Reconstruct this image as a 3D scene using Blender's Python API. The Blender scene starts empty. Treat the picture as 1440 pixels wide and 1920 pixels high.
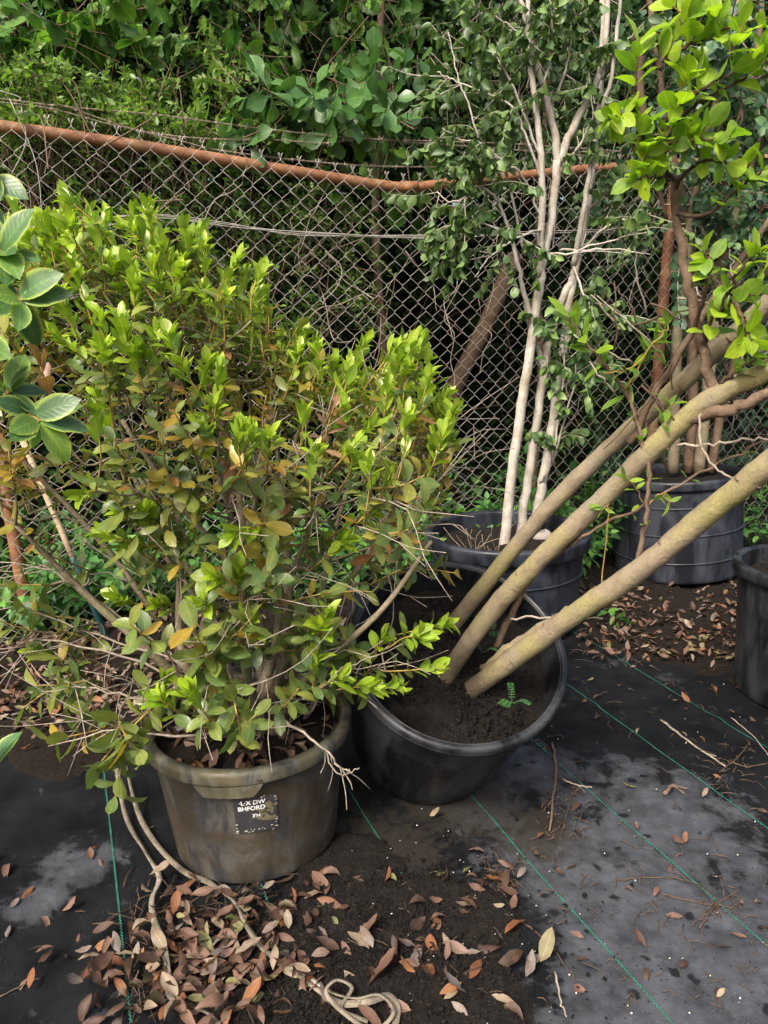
import bpy, math, random
import numpy as np
from mathutils import Matrix, Vector
R = math.radians
rnd = random.Random(7); rng = np.random.default_rng(7)
sc = bpy.context.scene
COL = sc.collection

# ------------------------------------------------------------------ camera, sky, sun, exposure
FPX, PIT, CH = 1430.0, R(14), 1.25
cd = bpy.data.cameras.new('camera'); cam = bpy.data.objects.new('camera', cd); COL.objects.link(cam)
cam.location = (0, 0, CH); cam.rotation_euler = (R(90) - PIT, 0, 0)
cd.sensor_fit = 'VERTICAL'; cd.sensor_height = 24.0; cd.lens = FPX / 1920 * 24.0
cd.clip_start = .02; cd.clip_end = 600
cd.dof.use_dof = True; cd.dof.focus_distance = 2.1; cd.dof.aperture_fstop = 9.0
sc.camera = cam
SUN_EL, SUN_AZ = R(47), R(212)
w = bpy.data.worlds.new('World'); sc.world = w; w.use_nodes = True
nt = w.node_tree; bg = nt.nodes['Background']
sky = nt.nodes.new('ShaderNodeTexSky'); sky.sky_type = 'NISHITA'; sky.sun_disc = False
sky.sun_elevation = SUN_EL; sky.sun_rotation = SUN_AZ; sky.air_density = 1.0; sky.dust_density = 9.0; sky.ozone_density = 1.0
nt.links.new(sky.outputs[0], bg.inputs[0]); bg.inputs[1].default_value = .115
sl = bpy.data.lights.new('sun', 'SUN'); sl.energy = 1.5; sl.angle = R(11); sl.color = (1, .95, .86)
so = bpy.data.objects.new('sun', sl); COL.objects.link(so)
_sd = Vector((math.sin(SUN_AZ) * math.cos(SUN_EL), math.cos(SUN_AZ) * math.cos(SUN_EL), math.sin(SUN_EL)))
so.rotation_euler = (-_sd).to_track_quat('-Z', 'Y').to_euler()
sc.view_settings.view_transform = 'Standard'; sc.view_settings.look = 'None'
sc.view_settings.exposure = 1.42; sc.view_settings.gamma = 1; sc.view_settings.use_curve_mapping = False
sc.cycles.use_denoising = True
sc.cycles.max_bounces = 7; sc.cycles.transparent_max_bounces = 4
sc.cycles.diffuse_bounces = 3; sc.cycles.glossy_bounces = 2; sc.cycles.transmission_bounces = 4

# ------------------------------------------------------------------ pixel helpers (a pixel gives a direction)
def ray(u, v):
    a = (u - 720) / FPX; b = (v - 960) / FPX
    return np.array([a, math.cos(PIT) - b * math.sin(PIT), -math.sin(PIT) - b * math.cos(PIT)])
def on_z(u, v, z=0.):
    r = ray(u, v); t = (z - CH) / r[2]; return np.array([0, 0, CH]) + t * r
def at(u, v, Y):
    r = ray(u, v); return np.array([0, 0, CH]) + Y / r[1] * r
def proj(P):
    P = np.atleast_2d(P); y = P[:, 1]; z = P[:, 2] - CH
    dep = y * math.cos(PIT) - z * math.sin(PIT); up = y * math.sin(PIT) + z * math.cos(PIT)
    dep = np.maximum(dep, .05)
    return 720 + FPX * P[:, 0] / dep, 960 - FPX * up / dep, dep
FY0, FSL = 3.45, .45                                    # fence line Y = FY0 + FSL * X
FDIR = np.array([1, FSL, 0]) / math.hypot(1, FSL); FNRM = np.array([-FSL, 1, 0]) / math.hypot(1, FSL)
def on_fence(u, v, off=0.):
    r = ray(u, v); t = (FY0 + off * math.hypot(1, FSL)) / (r[1] - FSL * r[0]); return np.array([0, 0, CH]) + t * r
def nz(v): return v / (np.linalg.norm(v) + 1e-12)
def rv(): return nz(rng.normal(size=3))

# ------------------------------------------------------------------ scene helpers
WM = {}
def link(o, parent=None, world=True):
    COL.objects.link(o)
    if parent is not None:
        o.parent = parent
        if world: o.matrix_parent_inverse = WM[parent.name].inverted()
    return o
def thing(name, label, cat, loc=(0, 0, 0), rot=None, group=None):
    o = bpy.data.objects.new(name, None); COL.objects.link(o)
    o.empty_display_size = .05
    o.location = loc
    M = Matrix.Translation(Vector(loc))
    if rot is not None:
        o.rotation_euler = rot; M = M @ rot.to_matrix().to_4x4()
    WM[o.name] = M
    return tag(o, label, cat, group)
def tag(o, label, cat=None, group=None, kind=None):
    if label: o['label'] = label
    if cat: o['category'] = cat
    if group: o['group'] = group
    if kind: o['kind'] = kind
    return o
class MB:
    def __init__(s): s.v = []; s.f = []; s.a = []; s.n = 0
    def add(s, v, f, a):
        s.v.append(v); s.f.append(f + s.n); s.a.append(a); s.n += len(v)
    def mesh(s, name, mat, smooth=True):
        me = bpy.data.meshes.new(name)
        v = np.concatenate(s.v).astype(np.float32); f = np.concatenate(s.f).astype(np.int32); a = np.concatenate(s.a).astype(np.float32)
        me.vertices.add(len(v)); me.vertices.foreach_set('co', v.ravel())
        me.loops.add(f.size); me.loops.foreach_set('vertex_index', f.ravel())
        me.polygons.add(len(f)); me.polygons.foreach_set('loop_start', np.arange(0, f.size, 3, dtype=np.int32))
        if smooth: me.polygons.foreach_set('use_smooth', np.ones(len(f), dtype=bool))
        at_ = me.attributes.new('luv', 'FLOAT_VECTOR', 'POINT'); at_.data.foreach_set('vector', a.ravel())
        me.update(calc_edges=True); me.validate(); me.materials.append(mat)
        return me
    def build(s, name, mat, parent=None, world=True, smooth=True):
        o = bpy.data.objects.new(name, s.mesh(name, mat, smooth)); link(o, parent, world)
        if parent is None or world: WM[o.name] = Matrix.Identity(4)
        else: WM[o.name] = WM[parent.name].copy()
        return o
def smooth_path(P, n=6):
    P = np.asarray(P, float)
    if len(P) < 3: return np.array([P[0] + (P[-1] - P[0]) * t for t in np.linspace(0, 1, n + 1)])
    Q = np.vstack([2 * P[0] - P[1], P, 2 * P[-1] - P[-2]]); out = []
    for i in range(1, len(Q) - 2):
        for t in np.linspace(0, 1, n, endpoint=False):
            a, b, c, d = Q[i - 1:i + 3]
            out.append(.5 * ((2 * b) + (c - a) * t + (2 * a - 5 * b + 4 * c - d) * t * t + (3 * b - a - 3 * c + d) * t ** 3))
    out.append(P[-1]); return np.array(out)
def tube(mb, P, rad, sides=6, tint=0., bump=0., cap=True, flat=None):
    P = np.asarray(P, float); n = len(P)
    rad = np.broadcast_to(np.asarray(rad, float), (n,)) if np.ndim(rad) else np.full(n, rad)
    T = np.gradient(P, axis=0); T /= np.linalg.norm(T, axis=1)[:, None] + 1e-12
    ref = np.array([0, 0, 1.]) if abs(T[0][2]) < .9 else np.array([1., 0, 0])
    X = nz(np.cross(T[0], ref)); Xs = []
    for i in range(n):
        X = nz(X - T[i] * (X @ T[i])); Xs.append(X)
    Xs = np.array(Xs); Ys = np.cross(T, Xs)
    th = np.linspace(0, 2 * np.pi, sides, endpoint=False)
    rr = rad[:, None] * (1 + (bump * rng.normal(size=(n, sides)) if bump else np.zeros((n, sides))))
    fx, fy = (1, 1) if flat is None else flat
    V = P[:, None, :] + Xs[:, None, :] * (np.cos(th) * rr * fx)[..., None] + Ys[:, None, :] * (np.sin(th) * rr * fy)[..., None]
    L = np.concatenate([[0], np.cumsum(np.linalg.norm(np.diff(P, axis=0), axis=1))])
    A = np.zeros((n, sides, 3)); A[..., 0] = th / (2 * np.pi); A[..., 1] = L[:, None]; A[..., 2] = tint
    i = np.arange(n - 1)[:, None] * sides; j = np.arange(sides)[None]; k = (j + 1) % sides
    a, b, c, d = i + j, i + k, i + sides + k, i + sides + j
    F = np.concatenate([np.stack([a, b, c], -1).reshape(-1, 3), np.stack([a, c, d], -1).reshape(-1, 3)])
    V = V.reshape(-1, 3); A = A.reshape(-1, 3)
    if cap:
        e = (n - 1) * sides; m = len(V)
        V = np.vstack([V, P[-1] + T[-1] * rad[-1] * .3, P[0] - T[0] * rad[0] * .1]); A = np.vstack([A, A[-1], A[0]])
        F = np.vstack([F, [[e + q, e + (q + 1) % sides, m] for q in range(sides)], [[(q + 1) % sides, q, m + 1] for q in range(sides)]])
    mb.add(V, F, A)
def lathe(mb, prof, n=64, tint=0., wob=None):
    prof = np.asarray(prof, float); m = len(prof); th = np.linspace(0, 2 * np.pi, n, endpoint=False)
    V = np.zeros((m, n, 3)); V[..., 0] = prof[:, :1] * np.cos(th); V[..., 1] = prof[:, :1] * np.sin(th); V[..., 2] = prof[:, 1:2]
    if wob is not None:
        q = 1 + wob * (np.sin(2 * th + 1) * .6 + np.sin(3 * th + 2.) * .4); V[..., :2] *= q[None, :, None]
    A = np.zeros((m, n, 3)); A[..., 0] = th / (2 * np.pi); A[..., 1] = prof[:, 1:2]; A[..., 2] = tint
    i = np.arange(m - 1)[:, None] * n; j = np.arange(n)[None]; k = (j + 1) % n
    a, b, c, d = i + j, i + k, i + n + k, i + n + j
    F = np.concatenate([np.stack([a, b, c], -1).reshape(-1, 3), np.stack([a, c, d], -1).reshape(-1, 3)])
    mb.add(V.reshape(-1, 3), F, A.reshape(-1, 3))
def grid(mb, X, Y, Z, tint=0.):
    m, n = X.shape; V = np.stack([X, Y, Z], -1).reshape(-1, 3)
    i = np.arange(m - 1)[:, None] * n; j = np.arange(n - 1)[None]
    a, b, c, d = i + j, i + j + 1, i + n + j + 1, i + n + j
    F = np.concatenate([np.stack([a, b, c], -1).reshape(-1, 3), np.stack([a, c, d], -1).reshape(-1, 3)])
    A = np.zeros((len(V), 3)); A[:, 2] = tint; mb.add(V, F, A)
_wv = [(rng.normal(size=2), rng.uniform(0, 6.28)) for _ in range(40)]
def noise2(x, y, f, o=0, k=10):
    s = 0
    for d, p in _wv[o:o + k]: s = s + np.sin((d[0] * x + d[1] * y) * f + p)
    return s / math.sqrt(k)

# ------------------------------------------------------------------ materials
def newmat(name):
    m = bpy.data.materials.new(name); m.use_nodes = True; t = m.node_tree; return m, t, t.nodes['Principled BSDF']
def nd(t, ty, **k):
    n = t.nodes.new('ShaderNode' + ty)
    for a, b in k.items():
        if a.startswith('i_'):
            key = a[2:]; n.inputs[int(key) if key.isdigit() else key].default_value = b
        else: setattr(n, a, b)
    return n
def math_(t, op, a, b=None, clamp=False):
    n = nd(t, 'Math', operation=op, use_clamp=clamp)
    for i, x in enumerate((a, b)):
        if x is None: continue
        if hasattr(x, 'is_linked'): t.links.new(x, n.inputs[i])
        else: n.inputs[i].default_value = x
    return n.outputs[0]
def mixc(t, f, a, b, mode='MIX'):
    n = nd(t, 'MixRGB', blend_type=mode)
    for i, x in enumerate((f, a, b)):
        if hasattr(x, 'is_linked'): t.links.new(x, n.inputs[i])
        else: n.inputs[i].default_value = x if i == 0 else (*x[:3], 1)
    return n.outputs[0]
def ramp(t, f, stops, interp='LINEAR'):
    n = nd(t, 'ValToRGB'); n.color_ramp.interpolation = interp; e = n.color_ramp.elements
    while len(e) < len(stops): e.new(.5)
    for x, (p, c) in zip(e, stops):
        x.position = p; x.color = (*c[:3], 1) if hasattr(c, '__len__') else (c, c, c, 1)
    t.links.new(f, n.inputs[0]); return n.outputs[0]
def noise(t, scale, detail=4, rough=.55, vec=None, dist=0.):
    n = nd(t, 'TexNoise'); n.inputs['Scale'].default_value = scale; n.inputs['Detail'].default_value = detail
    n.inputs['Roughness'].default_value = rough; n.inputs['Distortion'].default_value = dist
    if vec is None: vec = nd(t, 'NewGeometry').outputs['Position']
    t.links.new(vec, n.inputs['Vector']); return n.outputs['Fac']
def bump(t, b, h, s=.3, d=.01):
    n = nd(t, 'Bump'); n.inputs['Strength'].default_value = s; n.inputs['Distance'].default_value = d
    t.links.new(h, n.inputs['Height']); t.links.new(n.outputs[0], b.inputs['Normal'])
def leaf_mat(name, stops, rough=.42, trans=.3, under=.35, vein=.35, edge=None, blotch=None, spec=.5, tgain=1.5):
    m, t, b = newmat(name)
    at_ = nd(t, 'Attribute', attribute_name='luv'); sp = nd(t, 'SeparateXYZ'); t.links.new(at_.outputs['Vector'], sp.inputs[0])
    X, Y, Z = sp.outputs
    c = ramp(t, Z, stops)
    ax = math_(t, 'ABSOLUTE', X)
    nz_ = noise(t, 55, 3)
    c = mixc(t, .55, c, ramp(t, nz_, [(.25, .45), (.75, 1.0)]), 'MULTIPLY')
    if blotch: c = mixc(t, ramp(t, noise(t, 38, 3), [(.5, 0), (.68, blotch[1])]), c, blotch[0])
    if edge:
        eg = nd(t, 'MapRange', interpolation_type='SMOOTHSTEP'); t.links.new(ax, eg.inputs[0]); eg.inputs[1].default_value = .6; eg.inputs[2].default_value = 1.0
        c = mixc(t, math_(t, 'MULTIPLY', eg.outputs[0], edge[1]), c, edge[0])
    if vein:
        mr = nd(t, 'MapRange', interpolation_type='SMOOTHSTEP'); t.links.new(ax, mr.inputs[0])
        mr.inputs[1].default_value = .02; mr.inputs[2].default_value = .14; mr.inputs[3].default_value = 1; mr.inputs[4].default_value = 0
        sv = math_(t, 'SINE', math_(t, 'MULTIPLY', math_(t, 'SUBTRACT', math_(t, 'MULTIPLY', Y, 8.), math_(t, 'MULTIPLY', ax, 2.2)), 6.283))
        sv = math_(t, 'MULTIPLY', math_(t, 'POWER', math_(t, 'MULTIPLY_ADD', sv, .5, True), 4.), .35)
        vf = math_(t, 'MULTIPLY', math_(t, 'MAXIMUM', mr.outputs[0], sv), vein)
        c = mixc(t, vf, c, mixc(t, 1., c, (1.9, 1.8, 1.5), 'MULTIPLY'))
        bump(t, b, sv, .25, .002)
    g = nd(t, 'NewGeometry')
    cu = mixc(t, .45, mixc(t, 1., c, (1.1, 1.1, 1.0), 'MULTIPLY'), (.20, .24, .13))
    cf = mixc(t, math_(t, 'MULTIPLY', g.outputs['Backfacing'], under), c, cu)
    t.links.new(cf, b.inputs['Base Color']); b.inputs['Roughness'].default_value = rough; b.inputs['Specular IOR Level'].default_value = spec
    tr = nd(t, 'BsdfTranslucent'); t.links.new(mixc(t, 1., c, (1.0 * tgain, 1.15 * tgain, .5 * tgain), 'MULTIPLY'), tr.inputs[0])
    mx = nd(t, 'MixShader'); mx.inputs[0].default_value = trans
    t.links.new(b.outputs[0], mx.inputs[1]); t.links.new(tr.outputs[0], mx.inputs[2])
    t.links.new(mx.outputs[0], t.nodes['Material Output'].inputs[0])
    return m
def bark_mat(name, c1, c2, c3=None, sc1=18, rough=.85, bs=.4, alg=None, dirt=None):
    m, t, b = newmat(name)
    n1 = noise(t, sc1, 6, .65); c = ramp(t, n1, [(.3, c1), (.7, c2)])
    if c3: c = mixc(t, ramp(t, noise(t, sc1 * .35, 4), [(.5, 0), (.68, .8)]), c, c3)
    if alg: c = mixc(t, ramp(t, noise(t, 7, 4, .6), [(.46, 0), (.66, .75)]), c, alg)
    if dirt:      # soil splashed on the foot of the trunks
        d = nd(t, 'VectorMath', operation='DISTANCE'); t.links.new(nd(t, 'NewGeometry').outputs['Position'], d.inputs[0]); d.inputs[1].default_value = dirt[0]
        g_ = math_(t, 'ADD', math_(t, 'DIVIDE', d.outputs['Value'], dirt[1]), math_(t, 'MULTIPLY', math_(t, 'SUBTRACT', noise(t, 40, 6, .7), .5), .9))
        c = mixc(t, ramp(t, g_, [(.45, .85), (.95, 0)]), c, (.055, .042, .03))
    sp = ramp(t, noise(t, sc1 * 9, 3), [(.30, .45), (.45, 1)])
    c = mixc(t, .6, c, sp, 'MULTIPLY')
    t.links.new(c, b.inputs['Base Color']); b.inputs['Roughness'].default_value = rough; b.inputs['Specular IOR Level'].default_value = .25
    bump(t, b, math_(t, 'ADD', noise(t, sc1 * 4, 5), math_(t, 'MULTIPLY', n1, .6)), bs, .006)
    return m
def plain(name, col, rough=.6, var=.3, s=25, metal=0., bs=0.):
    m, t, b = newmat(name)
    c = mixc(t, var, col, ramp(t, noise(t, s, 4), [(.3, .35), (.7, 1.2)]), 'MULTIPLY')
    t.links.new(c, b.inputs['Base Color']); b.inputs['Roughness'].default_value = rough; b.inputs['Metallic'].default_value = metal
    if bs: bump(t, b, noise(t, s * 3, 4), bs, .004)
    return m
M = {}
M['holly'] = leaf_mat('holly_leaf', [(0, (.055, .108, .038)), (.2, (.115, .185, .05)), (.38, (.225, .265, .06)), (.5, (.35, .28, .05)), (.6, (.36, .21, .04)), (.68, (.20, .095, .05)), (.74, (.36, .21, .15)), (.78, (.12, .24, .015)), (1, (.36, .50, .035))], rough=.33, trans=.28, vein=.55, blotch=((.20, .14, .035), .3), spec=.55)
M['magnolia'] = leaf_mat('broad_leaf', [(0, (.03, .075, .03)), (.6, (.065, .15, .05)), (1, (.20, .34, .05))], rough=.38, trans=.25, vein=.5, edge=((.32, .42, .08), .75))
M['bright'] = leaf_mat('bright_leaf', [(0, (.05, .12, .035)), (.5, (.15, .28, .025)), (1, (.36, .50, .03))], rough=.45, trans=.42, vein=.35, edge=((.34, .45, .05), .35))
M['droop'] = leaf_mat('drooping_leaf', [(0, (.022, .055, .018)), (.6, (.065, .14, .04)), (1, (.17, .27, .07))], rough=.45, trans=.25, vein=.2)
M['round'] = leaf_mat('round_leaf', [(0, (.03, .075, .04)), (.6, (.065, .15, .08)), (1, (.15, .27, .09))], rough=.5, trans=.28, vein=.2)
M['privet'] = leaf_mat('privet_leaf', [(0, (.022, .06, .014)), (.5, (.07, .16, .03)), (1, (.22, .36, .07))], rough=.45, trans=.35, vein=.15)
M['grape'] = leaf_mat('grape_leaf', [(0, (.02, .06, .018)), (.6, (.07, .18, .03)), (1, (.2, .38, .05))], rough=.5, trans=.35, vein=.45)
M['oak'] = leaf_mat('oak_leaf', [(0, (.025, .075, .025)), (1, (.10, .22, .06))], rough=.35, trans=.28, vein=.5)
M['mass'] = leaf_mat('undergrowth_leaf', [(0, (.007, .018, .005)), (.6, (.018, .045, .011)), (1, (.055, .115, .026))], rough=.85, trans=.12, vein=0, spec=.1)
M['weed'] = leaf_mat('weed_leaf', [(0, (.03, .09, .03)), (.6, (.06, .19, .045)), (1, (.18, .38, .07))], rough=.5, trans=.35, vein=.4)
M['dry'] = leaf_mat('dry_leaf', [(0, (.028, .018, .013)), (.2, (.10, .055, .038)), (.35, (.155, .094, .07)), (.5, (.155, .062, .028)), (.62, (.22, .098, .04)), (.75, (.15, .125, .115)), (.88, (.24, .19, .135)), (.95, (.11, .125, .04)), (1, (.36, .3, .17))], rough=.6, trans=.1, vein=.5, under=.3, blotch=((.10, .05, .035), .55), spec=.35, tgain=1.)
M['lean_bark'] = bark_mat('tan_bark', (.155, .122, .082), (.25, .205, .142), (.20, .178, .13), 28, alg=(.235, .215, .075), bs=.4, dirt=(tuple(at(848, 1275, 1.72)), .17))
M['grey_bark'] = bark_mat('pale_bark', (.28, .255, .215), (.47, .435, .385), (.26, .225, .17), 26, bs=.5)
M['brown_bark'] = bark_mat('brown_bark', (.09, .058, .038), (.18, .125, .088), None, 34, bs=.4)
M['dark_twig'] = bark_mat('dark_twig', (.05, .032, .022), (.11, .075, .05), None, 60, bs=.3)
M['stem'] = bark_mat('holly_bark', (.13, .10, .065), (.26, .215, .15), (.16, .17, .08), 30, bs=.5)
M['shoot'] = bark_mat('young_shoot', (.20, .12, .035), (.33, .24, .07), None, 40, bs=.2)
M['dead_twig'] = bark_mat('dead_twig', (.17, .14, .11), (.36, .31, .255), None, 60, bs=.2)
M['wire'] = plain('galvanised_wire', (.36, .335, .30), .6, .5, 40, 0.)
M['barb'] = plain('rusty_wire', (.27, .215, .165), .7, .6, 60, .2)

def rust_mat():
    m, t, b = newmat('rusty_pipe')
    g = nd(t, 'NewGeometry').outputs['Position']
    n1 = noise(t, 9, 6, .6); c = ramp(t, n1, [(.30, (.15, .058, .028)), (.52, (.24, .105, .045)), (.72, (.29, .16, .068))])
    c = mixc(t, ramp(t, noise(t, 60, 4), [(.3, .8), (.5, 0)]), c, (.15, .06, .03))
    c = mixc(t, ramp(t, noise(t, 3.1, 3), [(.55, 0), (.72, .7)]), c, (.29, .225, .115))
    t.links.new(c, b.inputs['Base Color']); b.inputs['Roughness'].default_value = .62
    bump(t, b, noise(t, 180, 4), .25, .002); return m
M['rust'] = rust_mat()
def pot_mat(name, base, dust, amount, mud=None, s=6, rough=.42):
    m, t, b = newmat(name)
    tc = nd(t, 'TexCoord').outputs['Object']
    st = nd(t, 'Mapping'); st.inputs['Scale'].default_value = (1, 1, .35); t.links.new(tc, st.inputs[0])
    f1 = ramp(t, noise(t, s, 7, .62, st.outputs[0], .4), [(.44, 0), (.60, amount)])
    c = mixc(t, f1, base, dust)
    if mud:
        c = mixc(t, ramp(t, noise(t, s * .7, 6, .6, tc, .8), [(.42, 0), (.56, mud[1])]), c, mud[0])
    c = mixc(t, ramp(t, noise(t, 90, 3, .5, tc), [(.62, 0), (.70, .35)]), c, dust)
    mp = nd(t, 'Mapping'); mp.inputs['Scale'].default_value = (1, 1, .12); t.links.new(tc, mp.inputs[0])
    c = mixc(t, ramp(t, noise(t, 30, 3, .5, mp.outputs[0]), [(.55, 0), (.7, .22)]), c, dust)
    t.links.new(c, b.inputs['Base Color']); b.inputs['Specular IOR Level'].default_value = .4
    t.links.new(ramp(t, f1, [(0, rough), (1, rough + .35)]), b.inputs['Roughness'])
    bump(t, b, noise(t, 45, 4, .5, tc), .12, .004); return m
M['pot_front'] = pot_mat('algae_stained_plastic', (.030, .031, .034), (.095, .09, .076), .8, ((.045, .034, .020), .8), 15, .30)
M['pot_rim'] = pot_mat('stained_rim_plastic', (.035, .036, .034), (.15, .145, .115), .9, ((.085, .074, .042), .85), 20, .5)
M['pot_black'] = pot_mat('black_plastic', (.0055, .006, .0075), (.046, .05, .058), .6, None, 9, .32)
M['pot_blue'] = pot_mat('weathered_black_plastic', (.0075, .009, .013), (.036, .042, .057), .8, None, 8, .34)
def soil_mat(name, c1, c2, speck=True, s=60):
    m, t, b = newmat(name)
    c = ramp(t, noise(t, s, 8, .7), [(.3, c1), (.72, c2)])
    if speck:
        v = nd(t, 'TexVoronoi'); v.inputs['Scale'].default_value = 130; t.links.new(nd(t, 'NewGeometry').outputs['Position'], v.inputs['Vector'])
        c = mixc(t, ramp(t, v.outputs['Distance'], [(.06, .55), (.13, 0)]), c, (.28, .25, .21))
    t.links.new(c, b.inputs['Base Color']); b.inputs['Roughness'].default_value = .95; b.inputs['Specular IOR Level'].default_value = .2
    bump(t, b, math_(t, 'ADD', noise(t, s * 1.3, 8, .7), noise(t, s * 5, 4)), 1., .02); return m
M['soil'] = soil_mat('dark_soil', (.006, .005, .0045), (.034, .027, .023))
M['earth'] = soil_mat('brown_earth', (.006, .0045, .0035), (.034, .023, .016), False, 55)

def cloth_mat():
    m, t, b = newmat('woven_ground_cloth')
    pos = nd(t, 'NewGeometry').outputs['Position']
    def spot(u, v, r):
        p = on_z(u, v); d = nd(t, 'VectorMath', operation='DISTANCE'); t.links.new(pos, d.inputs[0]); d.inputs[1].default_value = p
        return math_(t, 'SUBTRACT', 1., math_(t, 'DIVIDE', d.outputs['Value'], r), True)
    def union(L):
        o = None
        for q in L: o = spot(*q) if o is None else math_(t, 'MAXIMUM', o, spot(*q))
        return o
    dry = union([(1230, 1560, .42), (1330, 1760, .40), (1100, 1660, .33), (1210, 1860, .32), (160, 1610, .12), (1000, 1440, .2), (70, 1690, .1), (900, 1500, .2)])
    n1 = noise(t, 5.5, 7, .6, pos, .5)
    f = math_(t, 'ADD', math_(t, 'MULTIPLY', dry, .85), math_(t, 'SUBTRACT', n1, .5))
    f = math_(t, 'ADD', f, math_(t, 'MULTIPLY', math_(t, 'SUBTRACT', noise(t, 26, 6, .7, pos), .5), .9))
    f = math_(t, 'ADD', f, math_(t, 'MULTIPLY', math_(t, 'SUBTRACT', noise(t, 11, 7, .68, pos, .8), .5), 1.3))
    fr = ramp(t, f, [(.20, 0), (.34, .55), (.60, 1)])
    v = nd(t, 'TexVoronoi'); v.inputs['Scale'].default_value = 15; v.inputs['Randomness'].default_value = 1
    dv = nd(t, 'VectorMath', operation='ADD'); t.links.new(pos, dv.inputs[0])
    nn = nd(t, 'TexNoise'); nn.inputs['Scale'].default_value = 40; t.links.new(pos, nn.inputs['Vector'])
    sc_ = nd(t, 'VectorMath', operation='SCALE'); t.links.new(nn.outputs['Color'], sc_.inputs[0]); sc_.inputs['Scale'].default_value = .03
    t.links.new(sc_.outputs[0], dv.inputs[1]); t.links.new(dv.outputs[0], v.inputs['Vector'])
    wet = ramp(t, math_(t, 'MULTIPLY', v.outputs['Distance'], math_(t, 'ADD', noise(t, 3.3, 2, .5, pos), .45)), [(.12, .9), (.20, 0)])
    fr = math_(t, 'MULTIPLY', fr, math_(t, 'SUBTRACT', 1., wet))
    dryc = ramp(t, noise(t, 14, 6, .65, pos), [(.3, (.024, .027, .033)), (.7, (.078, .085, .100))])
    wetc = ramp(t, noise(t, 9, 6, .6, pos), [(.35, (.004, .0045, .0056)), (.75, (.014, .0155, .0185))])
    c = mixc(t, fr, wetc, dryc)
    mud = math_(t, 'MULTIPLY', union([(860, 1500, .28), (700, 1600, .3), (1000, 1560, .2)]), 1.)
    mf = ramp(t, math_(t, 'ADD', mud, math_(t, 'MULTIPLY', math_(t, 'SUBTRACT', noise(t, 30, 8, .75, pos), .55), 2.2)), [(.22, 0), (.5, .8)])
    c = mixc(t, mf, c, (.030, .026, .021))
    v2 = nd(t, 'TexVoronoi'); v2.inputs['Scale'].default_value = 95; t.links.new(pos, v2.inputs['Vector'])
    c = mixc(t, math_(t, 'MULTIPLY', ramp(t, v2.outputs['Distance'], [(.05, 1), (.11, 0)]), ramp(t, noise(t, 4, 2, .5, pos), [(.45, 0), (.6, .7)])), c, (.24, .22, .2))
    # weave, threads 2.5 mm, along and across the stripes
    mp = nd(t, 'Mapping'); mp.inputs['Rotation'].default_value = (0, 0, R(-22.6)); t.links.new(pos, mp.inputs[0])
    w1 = nd(t, 'TexWave', bands_direction='X'); w2 = nd(t, 'TexWave', bands_direction='Y')
    for q, s in ((w1, 120), (w2, 75)):
        q.inputs['Scale'].default_value = s; q.inputs['Distortion'].default_value = .6; t.links.new(mp.outputs[0], q.inputs['Vector'])
    wv = math_(t, 'MULTIPLY', w1.outputs['Fac'], w2.outputs['Fac'])
    c = mixc(t, .5, c, ramp(t, wv, [(0, .55), (.6, 1.15)]), 'MULTIPLY')
    t.links.new(c, b.inputs['Base Color'])
    t.links.new(ramp(t, fr, [(0, .5), (1, .85)]), b.inputs['Roughness']); b.inputs['Specular IOR Level'].default_value = .2
    bump(t, b, math_(t, 'ADD', math_(t, 'MULTIPLY', wv, .3), noise(t, 35, 5, .6, pos)), .35, .004)
    return m
M['cloth'] = cloth_mat()
M['stripe'] = plain('green_thread', (.015, .15, .10), .7, .7, 45)
M['strap'] = plain('cotton_strap', (.34, .30, .235), .9, .8, 60, 0, .3)
def strap_mat():
    m, t, b = newmat('cotton_strap')
    at_ = nd(t, 'Attribute', attribute_name='luv'); sp = nd(t, 'SeparateXYZ'); t.links.new(at_.outputs['Vector'], sp.inputs[0])
    wv = math_(t, 'MULTIPLY_ADD', math_(t, 'SINE', math_(t, 'MULTIPLY', sp.outputs[1], 1600.)), .5)
    c = ramp(t, noise(t, 16, 6, .65), [(.3, (.07, .06, .046)), (.55, (.20, .175, .135)), (.75, (.34, .31, .26))])
    c = mixc(t, .45, c, ramp(t, math_(t, 'ADD', wv, .5), [(0, .45), (1, 1.1)]), 'MULTIPLY')
    c = mixc(t, ramp(t, noise(t, 130, 3), [(.60, 0), (.70, .7)]), c, (.06, .05, .04))
    t.links.new(c, b.inputs['Base Color']); b.inputs['Roughness'].default_value = .95; b.inputs['Specular IOR Level'].default_value = .15
    bump(t, b, wv, .5, .001); return m
M['strap'] = strap_mat()
M['berry'] = plain('red_berry', (.55, .07, .09), .35, .1)
M['label'] = plain('worn_label', (.035, .036, .04), .5, .5, 60)
M['flake'] = plain('label_flake', (.62, .60, .48), .7, .4, 90)
M['mudlab'] = plain('label_dirt', (.13, .11, .065), .8, .6, 70)
M['letter'] = plain('white_print', (.75, .75, .73), .6, .25, 150)
M['stake_g'] = plain('green_enamel', (.012, .06, .065), .45, .4, 30)
M['stake_w'] = plain('weathered_cane', (.36, .28, .18), .8, .5, 40, 0, .3)
M['white'] = plain('white_tag', (.75, .75, .72), .6, .1)
M['stone'] = plain('grey_stone', (.24, .21, .19), .9, .5, 14, 0, .6)
M['perlite'] = plain('pale_crumb', (.5, .48, .44), .9, .3)

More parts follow.
